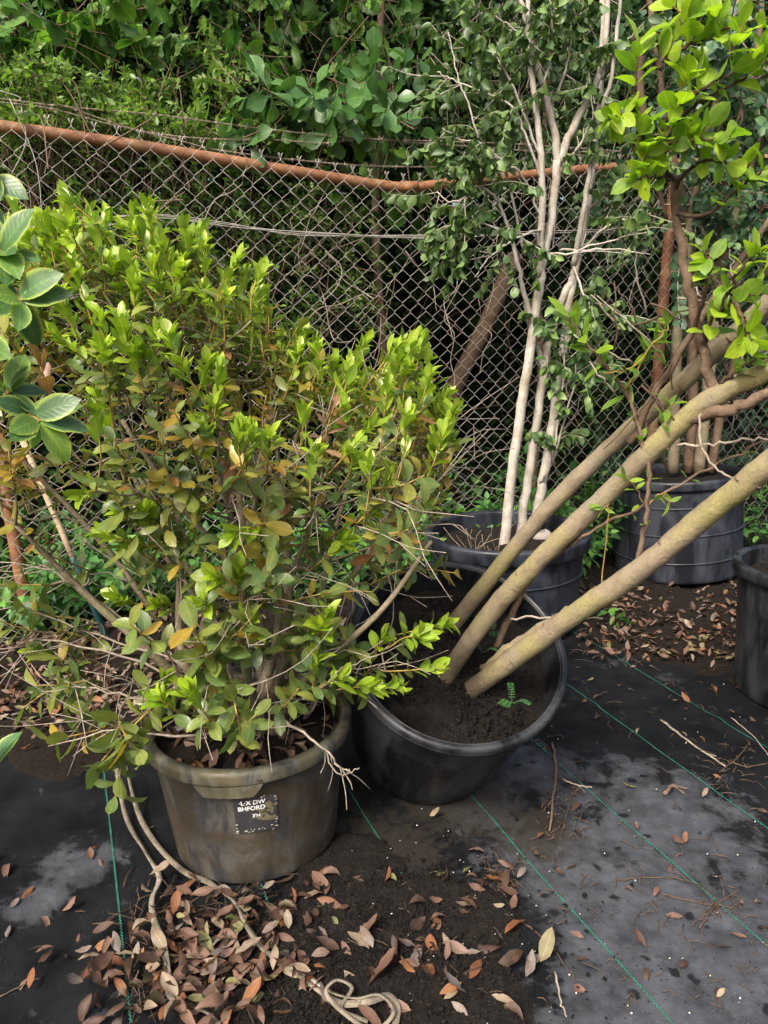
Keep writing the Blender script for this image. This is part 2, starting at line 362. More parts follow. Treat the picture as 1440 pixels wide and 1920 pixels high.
# ------------------------------------------------------------------ leaf shapes
def blade(wf, rows, fold=.25, curl=.2, twist=0., wav=0., seed=0):
    q = np.random.default_rng(seed); ts = np.linspace(0, 1, rows + 2)[1:-1]
    V = [(0, 0, 0)]; A = [(0, 0, 0)]
    def bend(t): a = curl * t; return (t * (1 - .25 * curl * curl * t * t), -curl * t * t * .6)
    wm = max(wf(t) for t in ts)
    for t in ts:
        y, z = bend(t); wd = wf(t); tw = twist * (t - .5)
        for s in (-1, 0, 1):
            x = s * wd; zz = z + abs(s) * wd * fold + (wav * q.normal() * wd if s else 0)
            V.append((x * math.cos(tw) - (zz - z) * math.sin(tw), y, z + (zz - z) * math.cos(tw) + x * math.sin(tw))); A.append((s, t, 0))
    y, z = bend(1); V.append((0, y, z)); A.append((0, 1, 0)); F = []
    F += [(0, 2, 1), (0, 3, 2)]
    for i in range(rows - 1):
        a = 1 + 3 * i; b = a + 3
        F += [(a, a + 1, b + 1), (a, b + 1, b), (a + 1, a + 2, b + 2), (a + 1, b + 2, b + 1)]
    a = 1 + 3 * (rows - 1); e = len(V) - 1; F += [(a, a + 1, e), (a + 1, a + 2, e)]
    return np.array(V, float), np.array(F), np.array(A, float)
def ell(w, p=1.0, sk=.5): return lambda t: w * (math.sin(math.pi * t ** (math.log(.5) / math.log(sk))) ** p) * .5
def obov(w): return lambda t: .5 * w * (math.sin(math.pi * t ** 1.35) ** .8 if t > .0 else 0) + .008
def spat(w): return lambda t: .5 * w * (.10 + .9 * max(0, min(1, (t - .25) / .4)) ** 1.3) * (1 if t < .85 else .82 - .3 * (t - .85) / .15)
def cordate(seed=0, tooth=.06, width=1.0):
    q = np.random.default_rng(seed); n = 26; V = [(0, .12, 0)]; A = [(0, .1, 0)]
    for i in range(n):
        th = -math.pi + 2 * math.pi * (i + .5) / n
        r = .52 * (1 + .10 * math.cos(th) + .06 * math.cos(3 * th)) * (1 - .55 * math.exp(-((abs(th) - math.pi) / .32) ** 2)) + (tooth if i % 2 else -tooth * .3)
        if abs(th) < .3: r += .10
        x = r * math.sin(th) * width; y = .40 + r * math.cos(th)
        V.append((x, y, -.22 * (x * x + (y - .3) ** 2) + .14 * abs(x) + q.normal() * .02)); A.append((x * 1.9, y, 0))
    F = [(0, 1 + (i + 1) % n, 1 + i) for i in range(n)]
    return np.array(V, float), np.array(F), np.array(A, float)
KIND = {
    'holly': [blade(ell(.46, .62, .57), 5, f, c, tw, .07, i) for i, (f, c, tw) in enumerate([(.15, .1, .2), (.3, .3, -.2), (-.15, .35, .3), (.1, .5, -.3), (.35, .0, 0), (-.25, .2, .2), (.5, .6, .5), (-.3, -.25, -.4), (.2, .8, .3)])],
    'tip': [blade(ell(.34, .7, .55), 4, f, c, tw, .05, i) for i, (f, c, tw) in enumerate([(.3, .1, .1), (.4, .3, -.2), (.2, -.1, .2), (.3, .5, -.1)])],
    'magnolia': [blade(ell(.50, .75, .52), 6, f, c, tw, .05, i) for i, (f, c, tw) in enumerate([(.2, .25, .2), (.3, .45, -.2), (.1, .6, .3), (.35, .1, -.1)])],
    'bright': [blade(ell(.60, .75, .52), 5, f, c, tw, .06, i) for i, (f, c, tw) in enumerate([(.2, .2, .2), (.35, .35, -.3), (.1, .5, .3), (.3, .0, -.2)])],
    'narrow': [blade(ell(.34, .9, .45), 4, f, c, tw, .05, i) for i, (f, c, tw) in enumerate([(.2, .3, .2), (.3, .5, -.3), (.1, .2, .3)])],
    'droop': [blade(ell(.62, .75, .48), 3, f, c, tw, .06, i) for i, (f, c, tw) in enumerate([(.5, .3, .2), (.8, .5, -.3), (.3, .6, .3)])],
    'round': [blade(ell(.72, .65, .5), 3, f, c, tw, .06, i) for i, (f, c, tw) in enumerate([(.2, .2, .2), (.35, .3, -.2), (0., .3, .2)])],
    'privet': [blade(ell(.46, .8, .48), 2, f, c, tw, 0, i) for i, (f, c, tw) in enumerate([(.2, .2, .1), (.35, .3, -.1), (.05, .1, .1)])],
    'grape': [cordate(i, .05 + .02 * (i % 2), .95 + .1 * i) for i in range(4)],
    'oak': [blade(spat(.5), 6, f, c, tw, .10, i) for i, (f, c, tw) in enumerate([(.2, .35, .2), (.3, .55, -.2), (.1, .2, .3)])],
    'mass': [blade(ell(.55, .7, .5), 1, .25, .3, 0, 0, i) for i in range(2)],
    'weed': [blade(ell(.5, .75, .42), 4, f, c, tw, .05, i) for i, (f, c, tw) in enumerate([(.2, .35, .2), (.3, .5, -.2), (.1, .6, .3)])],
    'dry': [blade(ell(.33 + .05 * (i % 3), .8, .5), 6, f, c, tw, .14, i) for i, (f, c, tw) in enumerate([(.3, .6, .5), (.7, 1.0, -.8), (.3, -.7, .5), (-.5, .7, .9), (.6, -.6, -1.), (1.4, .4, .4), (.1, .2, .3), (-.3, -.5, -.5)])],
    'grass': [blade(lambda t: .03 * (1 - t) ** .6 + .002, 5, .4, c, .3, 0, i) for i, c in enumerate([.5, .9, 1.2])],
}
class Leaves:
    def __init__(s, kind, mat): s.kind = kind; s.mat = M[mat]; s.r = []
    def add(s, p, d, n, size, tint, var=None):
        s.r.append((p, d, n, size, min(1, max(0, tint)), rnd.randrange(len(KIND[s.kind])) if var is None else var))
    def finish(s, root, top=300, minpx=10, name='leaf', rest='foliage'):
        if not s.r: return
        P = np.array([q[0] for q in s.r]); D = np.array([q[1] for q in s.r]); Nn = np.array([q[2] for q in s.r])
        S = np.array([q[3] for q in s.r]); T = np.array([q[4] for q in s.r]); Vv = np.array([q[5] for q in s.r])
        D /= np.linalg.norm(D, axis=1)[:, None] + 1e-9; Nn = Nn - D * (Nn * D).sum(1)[:, None]; Nn /= np.linalg.norm(Nn, axis=1)[:, None] + 1e-9
        X = np.cross(D, Nn); Mx = np.stack([X, D, Nn], -1) * S[:, None, None]
        u, v, dep = proj(P + D * S[:, None] * .5); px = S * FPX / dep
        vis = (u > -15) & (u < 1455) & (v > -15) & (v < 1935) & (P[:, 1] > .1)
        # skip leaves buried deep inside: favour the larger, nearer ones
        key = np.where(vis & (px >= minpx), px, -1); order = np.argsort(-key); pick = order[:top]; pick = pick[key[pick] > 0]
        cache = {}; isp = np.zeros(len(P), bool); isp[pick] = True
        for i in pick:
            tb = int(T[i] * 24 + .5); k = (Vv[i], tb)
            if k not in cache:
                V, F, A = KIND[s.kind][Vv[i]]; A = A.copy(); A[:, 2] = tb / 24
                b = MB(); b.add(V, F, A); cache[k] = b.mesh(name, s.mat)
            o = bpy.data.objects.new(name, cache[k]); link(o, root)
            m = Matrix.Identity(4)
            for r_ in range(3):
                for c_ in range(3): m[r_][c_] = Mx[i, r_, c_]
                m[r_][3] = P[i, r_]
            o.matrix_basis = m
        if (~isp).any():
            b = MB()
            for k in range(len(KIND[s.kind])):
                idx = np.where(~isp & (Vv == k))[0]
                if not len(idx): continue
                V, F, A = KIND[s.kind][k]; n = len(V)
                W = np.einsum('mij,nj->mni', Mx[idx], V) + P[idx][:, None]
                FF = (F[None] + (np.arange(len(idx)) * n)[:, None, None]).reshape(-1, 3)
                AA = np.repeat(A[None], len(idx), 0); AA[..., 2] = T[idx][:, None]
                b.add(W.reshape(-1, 3), FF, AA.reshape(-1, 3))
            o = b.build(rest, s.mat, root); o['kind'] = 'stuff'
        return
def perp(d):
    a = np.cross(d, [0, 0, 1.]) if abs(d[2]) < .95 else np.cross(d, [1., 0, 0]); return nz(a)
def around(d, ang):
    a = perp(d); b = np.cross(d, a); return a * math.cos(ang) + b * math.sin(ang)
def along(P, f):
    f = min(max(f, 0), .9999) * (len(P) - 1); i = int(f); t = f - i
    return P[i] * (1 - t) + P[i + 1] * t, nz(P[i + 1] - P[i])

# ------------------------------------------------------------------ ground
def cloth_z(x, y):
    s = x * .924 + y * .383; q = (y - FSL * x - FY0) / math.hypot(1, FSL)
    lip = .075 * np.exp(-((q + .18) / .10) ** 2) * (1 + .5 * noise2(x, y, 3, 5))
    wr = .006 * np.exp(-((np.mod(x * .31 + y * .95 + .03 * noise2(x, y, 2.5, 22), .55) - .27) / .018) ** 2) * np.clip(noise2(x, y, 2.1, 30), 0, 1)
    return .004 * noise2(x, y, 3.2, 0) + .0022 * noise2(x, y, 11, 10) + wr + lip * (x < .2)
b = MB(); grid(b, *np.meshgrid(np.linspace(-150, 150, 41), np.linspace(-150, 150, 41), indexing='ij'), np.full((41, 41), -.03))
tag(b.build('ground', M['earth']), 'bare brown earth under the whole nursery yard and the thicket', kind='structure')
gx, gq = np.meshgrid(np.linspace(-2.6, 3.4, 280), np.linspace(0, 1, 200), indexing='ij')
gy = -.6 + gq * ((FY0 + FSL * gx - .12) + .6)
b = MB(); grid(b, gx, gy, cloth_z(gx, gy)); cloth = tag(b.build('ground_cloth', M['cloth']), 'black woven weed cloth with dusty grey patches covering the yard', kind='structure')
SD = np.array([.385, -.923]); SN = np.array([.923, .385])
for off in (-.6, -.3, .006, .315, .622, .922, 1.228, 1.545, 1.86, 2.17):
    s = np.arange(-3.4, .4, .0045); x = SN[0] * off + SD[0] * s; y = SN[1] * off + SD[1] * s
    y_ok = (y > -.5) & (y < FY0 + FSL * x - .14); s, x, y = s[y_ok], x[y_ok], y[y_ok]
    if len(s) < 4: continue
    wob = .0015 * np.sin(s * 3 + off * 9); zig = .0016 * np.where(np.arange(len(s)) % 2, 1, -1)
    cx, cy = x + SN[0] * (wob + zig), y + SN[1] * (wob + zig)
    hw = .0016; z = cloth_z(x, y) + .0035
    GX = np.stack([cx - SN[0] * hw, cx + SN[0] * hw]); GY = np.stack([cy - SN[1] * hw, cy + SN[1] * hw])
    b = MB(); grid(b, GX, GY, np.stack([z, z])); b.build('stripe', M['stripe'], cloth)
def soil_sheet(name, pts, amp, h, label, mat, n=170, edge=.10):
    # pts: blobs (x, y, radius) whose union carries the soil
    xs = [p[0] - p[2] for p in pts] + [p[0] + p[2] for p in pts]; ys = [p[1] - p[2] for p in pts] + [p[1] + p[2] for p in pts]
    X, Y = np.meshgrid(np.linspace(min(xs), max(xs), n), np.linspace(min(ys), max(ys), n), indexing='ij')
    f = np.max([1 - np.hypot(X - p[0], Y - p[1]) / p[2] for p in pts], axis=0) + .10 * noise2(X, Y, 9, 3) + .06 * noise2(X, Y, 28, 13)
    Z = cloth_z(X, Y) + np.clip(f, -.6, .35) / .35 * h - .003 + amp * (.5 * noise2(X, Y, 38, 20) + .5 * noise2(X, Y, 90, 28) + .35 * rng.normal(size=X.shape)) * np.clip(f * 6, 0, 1)
    b = MB(); grid(b, X, Y, Z); return tag(b.build(name, mat), label, kind='structure')
def blobs(L): return [(*on_z(u, v)[:2], r) for u, v, r in L]
soil_sheet('soil', blobs([(760, 1790, .24), (640, 1730, .2), (560, 1860, .22), (850, 1880, .17), (880, 1730, .12), (480, 1800, .17), (640, 1640, .15)]), .0045, .014, 'patch of dark crumbly soil spilled on the cloth before the pots', M['soil'])
soil_sheet('soil', blobs([(1250, 1160, .5), (1420, 1190, .5), (1150, 1130, .35), (1400, 1060, .6), (1100, 1090, .4)]), .006, .02, 'brown earth strip with leaf litter around the ribbed pot', M['earth'])
soil_sheet('soil', blobs([(100, 1290, .5), (280, 1210, .45), (30, 1230, .5), (520, 1190, .35), (150, 1380, .25)]), .006, .02, 'brown earth strewn with leaves behind the stained pot', M['earth'])

# ------------------------------------------------------------------ fence
fence = thing('chain_link_fence', 'chain link fence with bent rusty top rail and sagging barbed wire', 'fence', tuple(on_fence(720, 1100) * [1, 1, 0]))
rail = [on_fence(u, v) for u, v in [(-320, 192), (250, 272), (690, 344), (765, 351.5), (850, 342.5), (1100, 317), (1250, 305), (1650, 285)]]
rail_s = np.concatenate([np.linspace(rail[0], rail[1], 14)[:-1], np.linspace(rail[1], rail[2], 12)[:-1], smooth_path([rail[2], rail[3], rail[4]], 8)[:-1], np.linspace(rail[4], rail[5], 8)[:-1], np.linspace(rail[5], rail[7], 10)])
b = MB(); tube(b, rail_s, .0212, 14); b.build('top_rail', M['rust'], fence)
b = MB()
p0 = on_fence(768, 351); tube(b, [p0 - FDIR * .035, p0 + FDIR * .035 + [0, 0, .004]], .0228, 14); b.build('rail_sleeve', M['rust'], fence)
def rail_z(x): return np.interp(x, rail_s[:, 0], rail_s[:, 2])
def post(x, y, lean=(0, 0), r=.027):
    b = MB(); z = float(rail_z(x)); base = np.array([x, y, -.02]); top = np.array([x + lean[0], y + lean[1], z - .01])
    tube(b, np.linspace(base, top, 8), r, 14); b.build('post', M['rust'], fence)
pr = on_fence(1241, 600, .035); post(pr[0], pr[1])
pl = on_fence(45, 1080, .03); post(pl[0], pl[1], (-.09, 0), .024)
DW, DH = .076, .074
x0s = np.arange(-2.05, 2.75, DW / 2 * FDIR[0])
zz_cache = {}
def zigzag(par, bars):
    k = (par, bars)
    if k in zz_cache: return zz_cache[k]
    P = []
    for i in range(bars + 1):
        s = 1 if (i + par) % 2 else -1; z = i * DH / 2
        P.append((s * (DW / 4 - .001), s * .0022, z - .004)); P.append((s * (DW / 4 + .0012), -s * .0018, z + .004))
    P = np.array(P, float); b = MB(); tube(b, P, .00105, 5)
    tw = P[-1]
    for s in (-1, 1): tube(b, [tw, tw + [s * .004, .003, .010], tw + [s * .008, 0, .018]], .0012, 4)
    zz_cache[k] = b.mesh('mesh_wire', M['wire']); return zz_cache[k]
bars = 50; ang = math.atan2(FDIR[1], FDIR[0])
for i, x in enumerate(x0s):
    y = FY0 + FSL * x - .028; ztop = float(rail_z(x)) + .03
    o = bpy.data.objects.new('mesh_wire', zigzag(i % 2, bars)); link(o, fence)
    sag = .012 * math.sin(x * 2.1) + .008 * math.sin(x * 5.3)
    o.matrix_basis = Matrix.Translation((x - FNRM[0] * .0, y + sag, .015)) @ Matrix.Rotation(ang, 4, 'Z') @ Matrix.Diagonal((1, 1, (ztop - .015) / (bars * DH / 2), 1))
for k, px in enumerate([[(-200, 440), (60, 426), (270, 404), (420, 420), (560, 435), (760, 443), (930, 436), (1150, 430)], [(-200, 430), (60, 430), (270, 408), (420, 424), (560, 438), (760, 446), (930, 439), (1150, 436)], [(-200, 438), (60, 424), (270, 402), (420, 417), (560, 441), (760, 441), (930, 440), (1150, 433)], [(150, 433), (300, 409), (450, 427), (600, 436), (800, 447), (950, 440)]]):
    b = MB(); tube(b, smooth_path([on_fence(u, v, -.05 - .004 * k) for u, v in px], 8), .0016, 5); b.build('tension_wire', M['wire'], fence)
for px in [[(-150, 165), (0, 185), (120, 200), (300, 216), (480, 240), (640, 257), (720, 262), (860, 266), (1000, 272), (1240, 290)], [(-150, 180), (0, 192), (100, 205), (200, 232), (300, 252), (400, 261), (520, 263), (610, 269), (680, 260), (780, 268), (900, 276), (1100, 292)], [(110, 195), (250, 243), (330, 262), (400, 280), (520, 296), (640, 308), (720, 312), (850, 314), (960, 320)]]:
    P = smooth_path([on_fence(u, v, .02) for u, v in px], 14); b = MB(); s = np.arange(len(P)) * 1.0
    for ph in (0, math.pi):
        Q = np.repeat(P, 1, 0).copy(); Q = smooth_path(Q, 3); a = np.arange(len(Q)) * 1.1 + ph
        Q[:, 2] += .0024 * np.sin(a); Q[:, :2] += (.0024 * np.cos(a))[:, None] * FNRM[:2]
        tube(b, Q, .0014, 4)
    L = np.concatenate([[0], np.cumsum(np.linalg.norm(np.diff(P, axis=0), axis=1))])
    for l in np.arange(.06, L[-1], .115):
        c = np.array([np.interp(l, L, P[:, q]) for q in range(3)])
        for q in range(2):
            d = rv(); d -= FDIR * (d @ FDIR) * .6; d = nz(d); tube(b, [c - d * .017, c + d * .017], .0012, 4)
        tube(b, [c - FDIR * .007, c + FDIR * .007], .0036, 5)
    b.build('barbed_wire', M['barb'], fence)
for u0, v0, u1, v1 in [(18, 185, 80, 420), (40, 200, 20, 330), (0, 170, 36, 190)]:
    b = MB(); a, c = on_fence(u0, v0, -.04), on_fence(u1, v1, -.045); tube(b, smooth_path([a, (a + c) / 2 + FDIR * .03, c], 6), .0016, 4); b.build('tie_wire', M['wire'], fence)
# pale dead vine woven in the mesh
dv = thing('dead_vine', 'pale leafless dead vine stems twisted through the chain link mesh', 'vine', tuple(on_fence(640, 900) * [1, 1, 0]))
for (u, v, n, dx, dy) in [(560, 620, 9, 18, -20), (700, 560, 9, -20, -25), (610, 470, 8, 10, 30), (870, 520, 9, 3, 24), (850, 640, 8, 5, -32), (900, 700, 8, 0, -30), (520, 700, 8, 14, -16), (660, 640, 9, -12, -26), (380, 420, 7, 14, -22), (940, 420, 8, -14, 28), (760, 470, 7, 8, 30), (1120, 640, 9, -4, 34), (1080, 760, 8, 6, -30), (640, 330, 8, -6, 28), (1200, 520, 8, -8, 26), (120, 340, 8, 12, 18)]:
    P = []
    for i in range(n):
        P.append(on_fence(u, v, rng.uniform(-.06, .05))); u += dx + rng.normal() * 16; v += dy + rng.normal() * 12
    b = MB(); P = smooth_path(P, 6); tube(b, P, np.linspace(.0024, .0011, len(P)), 5); b.build('stem', M['dead_twig'], dv)

# ------------------------------------------------------------------ pots
def soil_disc(r, z, amp, mat, root, dome=.02):
    b = MB(); n = 40; t = 14; rr = np.linspace(0, 1, t); th = np.linspace(0, 2 * np.pi, n + 1)
    RR, TH = np.meshgrid(rr, th, indexing='ij'); X = RR * r * np.cos(TH); Y = RR * r * np.sin(TH)
    Z = z + dome * (1 - RR ** 2) + amp * (noise2(X + z * 7, Y, 16, 3) + .5 * noise2(X, Y + z * 5, 45, 15)) * (1 - .5 * RR ** 6)
    Z[:, -1] = Z[:, 0]; grid(b, X, Y, Z); return b.build('soil', mat, root, world=False)
def pot(label, loc, Rr, H, rb, mat, rimmat, tau=0., phi=0., lip=.018, liph=.05, ribs=(), groove=True, wob=.008, soil=.07, soilmat='soil', bands=(), flare=False):
    ax = Vector((math.sin(tau) * math.cos(phi), math.sin(tau) * math.sin(phi), math.cos(tau)))
    root = thing('plant_pot', label, 'pot', loc, Vector((0, 0, 1)).rotation_difference(ax).to_euler())
    Rb = Rr * rb; Ri = Rr - lip
    def rad(z): return Rb + (Ri - Rb) * z / H
    p = [(0.01, .012), (Rb * .9, .012), (Rb * .985, 0), (Rb, .006)]
    zs = np.linspace(.02, H - liph, 22)
    for z in zs:
        r = rad(z)
        for (rz, rw, rh) in ribs: r += rh * max(0, 1 - abs(z - rz) / rw)
        p.append((r, z))
    p += [(rad(H - liph) + .001, H - liph), (rad(H) - .006, H - liph), (rad(H) - .006, H - .004)]
    p += [(rad(H) - .010, H - .004)] + [(rad(z) - .010, z) for z in np.linspace(H - .01, H - soil - .05, 6)]
    b = MB(); lathe(b, p, 72, 0, wob); b.build('body', mat, root, world=False)
    r0 = rad(H) - .008
    q = [(r0, H - liph), (Rr - .006, H - liph - .002), (Rr - .001, H - liph + .006), (Rr - .002, H - .022), (Rr, H - .012), (Rr - .003, H - .003), (Rr - .009, H), (r0 + .004, H - .001), (r0 - .002, H - .008), (r0 - .003, H - liph * .7)]
    b = MB(); lathe(b, q, 72, 0, wob); b.build('rim', rimmat, root, world=False)
    for z, hgt in bands:
        b = MB(); lathe(b, [(rad(z) - .002, z - hgt), (rad(z) + .0045, z - hgt * .6), (rad(z) + .005, z + hgt * .6), (rad(z) - .002, z + hgt)], 72, 0, wob); b.build('band', mat, root, world=False)
    soil_disc(rad(H - soil) - .004, H - soil, .008, M[soilmat], root, .035 if tau > .3 else .02)
    return root, rad
# the stained pot of the holly
PF = np.array([-.32, 1.68, .002]); HF = .32
pf, radf = pot('grey-brown algae-stained nursery pot with a worn white-lettered label, holding the yellowing shrub', tuple(PF), .25, HF, .79, M['pot_front'], M['pot_rim'], .03, 3.2, lip=.018, liph=.035, soil=.045, soilmat='earth')
def on_pot(th, z, out): r = radf(z) + out; return np.array([r * math.cos(th), r * math.sin(th), z])
def patch(th0, th1, z0, z1, out, nu=24, nv=8, fz=None):
    T, Z = np.meshgrid(np.linspace(th0, th1, nu), np.linspace(0, 1, nv), indexing='ij')
    lo, hi = (np.full(nu, z0), np.full(nu, z1)) if fz is None else fz(np.linspace(0, 1, nu))
    ZZ = lo[:, None] * (1 - Z) + hi[:, None] * Z; rr = (radf(ZZ) + out)
    return rr * np.cos(T), rr * np.sin(T), ZZ
TH0 = math.atan2(-PF[1], -PF[0]) - .02           # the side that faces the yard, where the tab and the label sit
b = MB(); 
def tabz(t): return HF - .035 - .030 * np.clip(np.minimum(t, 1 - t) * 7, 0, 1) ** .8, np.full_like(t, HF - .03)
X, Y, Z = patch(TH0 - .52, TH0 + .12, 0, 0, .0155, 30, 6, tabz); grid(b, X, Y, Z)
for k in (0,):   # underside of the tab back to the wall
    T = np.linspace(TH0 - .52, TH0 + .12, 30); zl = tabz(np.linspace(0, 1, 30))[0]
    a = np.array([on_pot(t, z, .0155) for t, z in zip(T, zl)]); c = np.array([on_pot(t, z, -.004) for t, z in zip(T, zl)])
    grid(b, np.stack([a[:, 0], c[:, 0]], 1), np.stack([a[:, 1], c[:, 1]], 1), np.stack([a[:, 2], c[:, 2]], 1))
b.build('handle_tab', M['pot_rim'], pf, world=False)
LB0, LB1, LZ0, LZ1 = TH0 - .17, TH0 + .25, .150, .243
b = MB(); grid(b, *patch(LB0, LB1, LZ0, LZ1, .0012, 16, 5)); lab = b.build('label', M['label'], pf, world=False)
lab['label'] = 'dark peeling label with worn white lettering'
b = MB(); q = np.random.default_rng(3)
def fleck(th, z, w, h, b, out=.0022):
    n = 7; a = np.linspace(0, 2 * np.pi, n, endpoint=False); V = [on_pot(th, z, out)] + [on_pot(th + w * math.cos(x) * q.uniform(.5, 1.1) / radf(z), z + h * math.sin(x) * q.uniform(.5, 1.1), out) for x in a]
    b.add(np.array(V), np.array([[0, 1 + i, 1 + (i + 1) % n] for i in range(n)]), np.zeros((n + 1, 3)))
for i in range(26):
    e = q.integers(0, 4); t = q.random()
    th, z = [(LB0 + t * (LB1 - LB0), LZ0 + q.uniform(-.002, .012)), (LB0 + q.uniform(0, .012), LZ0 + t * .045), (LB1 - q.uniform(0, .02), LZ0 + t * (LZ1 - LZ0)), (LB0 + (.55 + .45 * t) * (LB1 - LB0), LZ1 - q.uniform(-.002, .004))][e]
    fleck(th, z, q.uniform(.0012, .005), q.uniform(.0006, .0016), b)
b.build('flaked_paper', M['flake'], lab, world=False)
b = MB()
for i in range(30): fleck(LB0 + q.uniform(.55, .98) * (LB1 - LB0), LZ0 + q.uniform(.3, .85) * (LZ1 - LZ0), q.uniform(.004, .011), q.uniform(.003, .008), b, .0019)
b.build('dirt_film', M['mudlab'], lab, world=False)
def lettering(txt, th, z, size):
    cu = bpy.data.curves.new('lettering', 'FONT'); cu.body = txt; cu.size = size; cu.extrude = 0; cu.offset = size * .022
    o = bpy.data.objects.new('tmp', cu); COL.objects.link(o); bpy.context.view_layer.update()
    me = bpy.data.meshes.new_from_object(o.evaluated_get(bpy.context.evaluated_depsgraph_get())); bpy.data.objects.remove(o)
    for v in me.vertices:
        x, y = v.co.x, v.co.y; p = on_pot(th + x / radf(z), z + y, .0026); v.co = p
    me.materials.clear(); me.materials.append(M['letter']); t = bpy.data.objects.new('lettering', me); link(t, lab, world=False)
lettering('\u00b7L\u00b7X DW', LB0 + .05, .2265, .0150)
lettering('BHFORD', LB0 + .035, .2115, .0150)
lettering("3'H", LB0 + .17, .1915, .0125)
# tipped black pot of the leaning tree
PT = np.array([.123, 1.96, .122]); TAU, PHI, HT = .60, -1.329, .44
pt, radt = pot('black round nursery pot tipped over towards the open cloth, holding the leaning tan trunks', tuple(PT), .272, HT, .80, M['pot_black'], M['pot_black'], TAU, PHI, lip=.012, liph=.028, soil=.10, ribs=((.10, .006, .002), (.3, .006, .002)))
TN = np.array([math.sin(TAU) * math.cos(PHI), math.sin(TAU) * math.sin(PHI), math.cos(TAU)])
pb, _ = pot('wide black nursery pot with a dented rim, holding three pale upright trunks', (.521, 3.066, .01), .34, .403, .853, M['pot_blue'], M['pot_blue'], .027, 3.2, lip=.022, liph=.06, soil=.07, bands=((.12, .004), (.24, .004)), wob=.012)
pg, _ = pot('large weathered black pot ringed by raised bands, standing on brown earth near the fence post', (1.513, 3.753, .02), .322, .50, .95, M['pot_blue'], M['pot_blue'], .086, 2.6, lip=.016, liph=.045, soil=.05, bands=((.10, .005), (.235, .005), (.37, .005)), wob=.014)
pe, _ = pot('smooth black nursery pot of bare soil beside the litter-strewn earth strip', (1.475, 2.42, 0), .29, .46, .82, M['pot_black'], M['pot_black'], .02, 1, lip=.02, liph=.04, soil=.06)
pm, _ = pot('black nursery pot of the glossy broad-leaved tree', (-1.22, 1.10, 0), .2, .32, .82, M['pot_black'], M['pot_black'], .02, 1)

# ------------------------------------------------------------------ holly shrub
SO = np.array([-.325, 1.68, HF - .03])
shrub = thing('holly_shrub', 'dense yellowing holly shrub with lime-green new tips growing from the stained pot', 'shrub', tuple(SO))
def ztop(x): return np.interp(x, [-1.05, -.85, -.62, -.47, -.37, -.25, -.1, .05, .14, .22], [1.38, 1.45, 1.51, 1.50, 1.42, 1.32, 1.21, 1.23, 1.13, .98])
nodes = [SO]; nrad = [.012]
HL = Leaves('holly', 'holly'); TL = Leaves('tip', 'holly')
ends = [(-.85, 1.75, .95), (-.75, 1.5, .85), (-.7, 2.0, 1.05), (-.55, 1.6, 1.05), (-.5, 1.9, 1.15), (-.4, 1.7, 1.15), (-.33, 1.5, .95), (-.3, 2.0, 1.05), (-.2, 1.75, 1.0), (-.12, 1.55, .9), (-.05, 1.9, .95), (.05, 1.7, .9), (.1, 1.55, .8), (-.62, 1.75, 1.1), (-.25, 1.62, 1.05)]
for i, e in enumerate(ends):
    e = np.array(e); st = SO + np.array([rng.uniform(-.075, .075), rng.uniform(-.06, .07), -.03])
    m1 = st * .66 + e * .34 + np.array([rng.normal() * .035, rng.normal() * .035, .02]); m2 = st * .33 + e * .67 + np.array([rng.normal() * .04, rng.normal() * .04, .03])
    P = smooth_path([st, m1, m2, e], 6); r = np.linspace(rng.uniform(.0095, .0145), .0045, len(P)); b = MB(); tube(b, P, r, 8, bump=.06); b.build('stem', M['stem'], shrub)
    for q, rr in zip(P[5:], r[5:]): nodes.append(q); nrad.append(rr)
tips = []
voids = [(np.array([rng.uniform(-.9, .12), rng.uniform(1.32, 1.75), rng.uniform(.95, 1.35)]), rng.uniform(.045, .085)) for _ in range(16)]
def crown_pt():
    while True:
        x = rng.uniform(-1.0, .17); hy = .46 * math.sqrt(max(.02, 1 - ((x + .37) / .68) ** 2)); k = rng.uniform(-1, 1); y = 1.74 + k * hy
        zt = ztop(x) + .018 * math.sin(x * 17 + 1) + .02 * math.sin(x * 41 + y * 9) - .20 * k * k - (.10 * max(0, -k)); zb = .92 - .05 * k
        if zt < zb + .02: continue
        if rng.random() < .62: z = zt - abs(rng.normal()) * .06 + (rng.uniform(.02, .085) if rng.random() < .16 else 0)
        else: z = rng.uniform(zb, zt)
        if z < zb or any(np.linalg.norm(np.array([x, y, z]) - c_) < r_ for c_, r_ in voids): continue
        return np.array([x, y, z]), zt
for i in range(400):
    p, zt = crown_pt(); out = nz(np.array([p[0] + .37, (p[1] - 1.74), .12]))
    d = nz(np.array([0, 0, 1.]) * rng.uniform(.6, 1.3) + out * rng.uniform(.2, .9) + rng.normal(size=3) * .22); top = max(0, 1 - (zt - p[2]) / .15)
    tips.append((p, d, rng.uniform(.09, .19), .05 + 1.0 * top, 1.0))
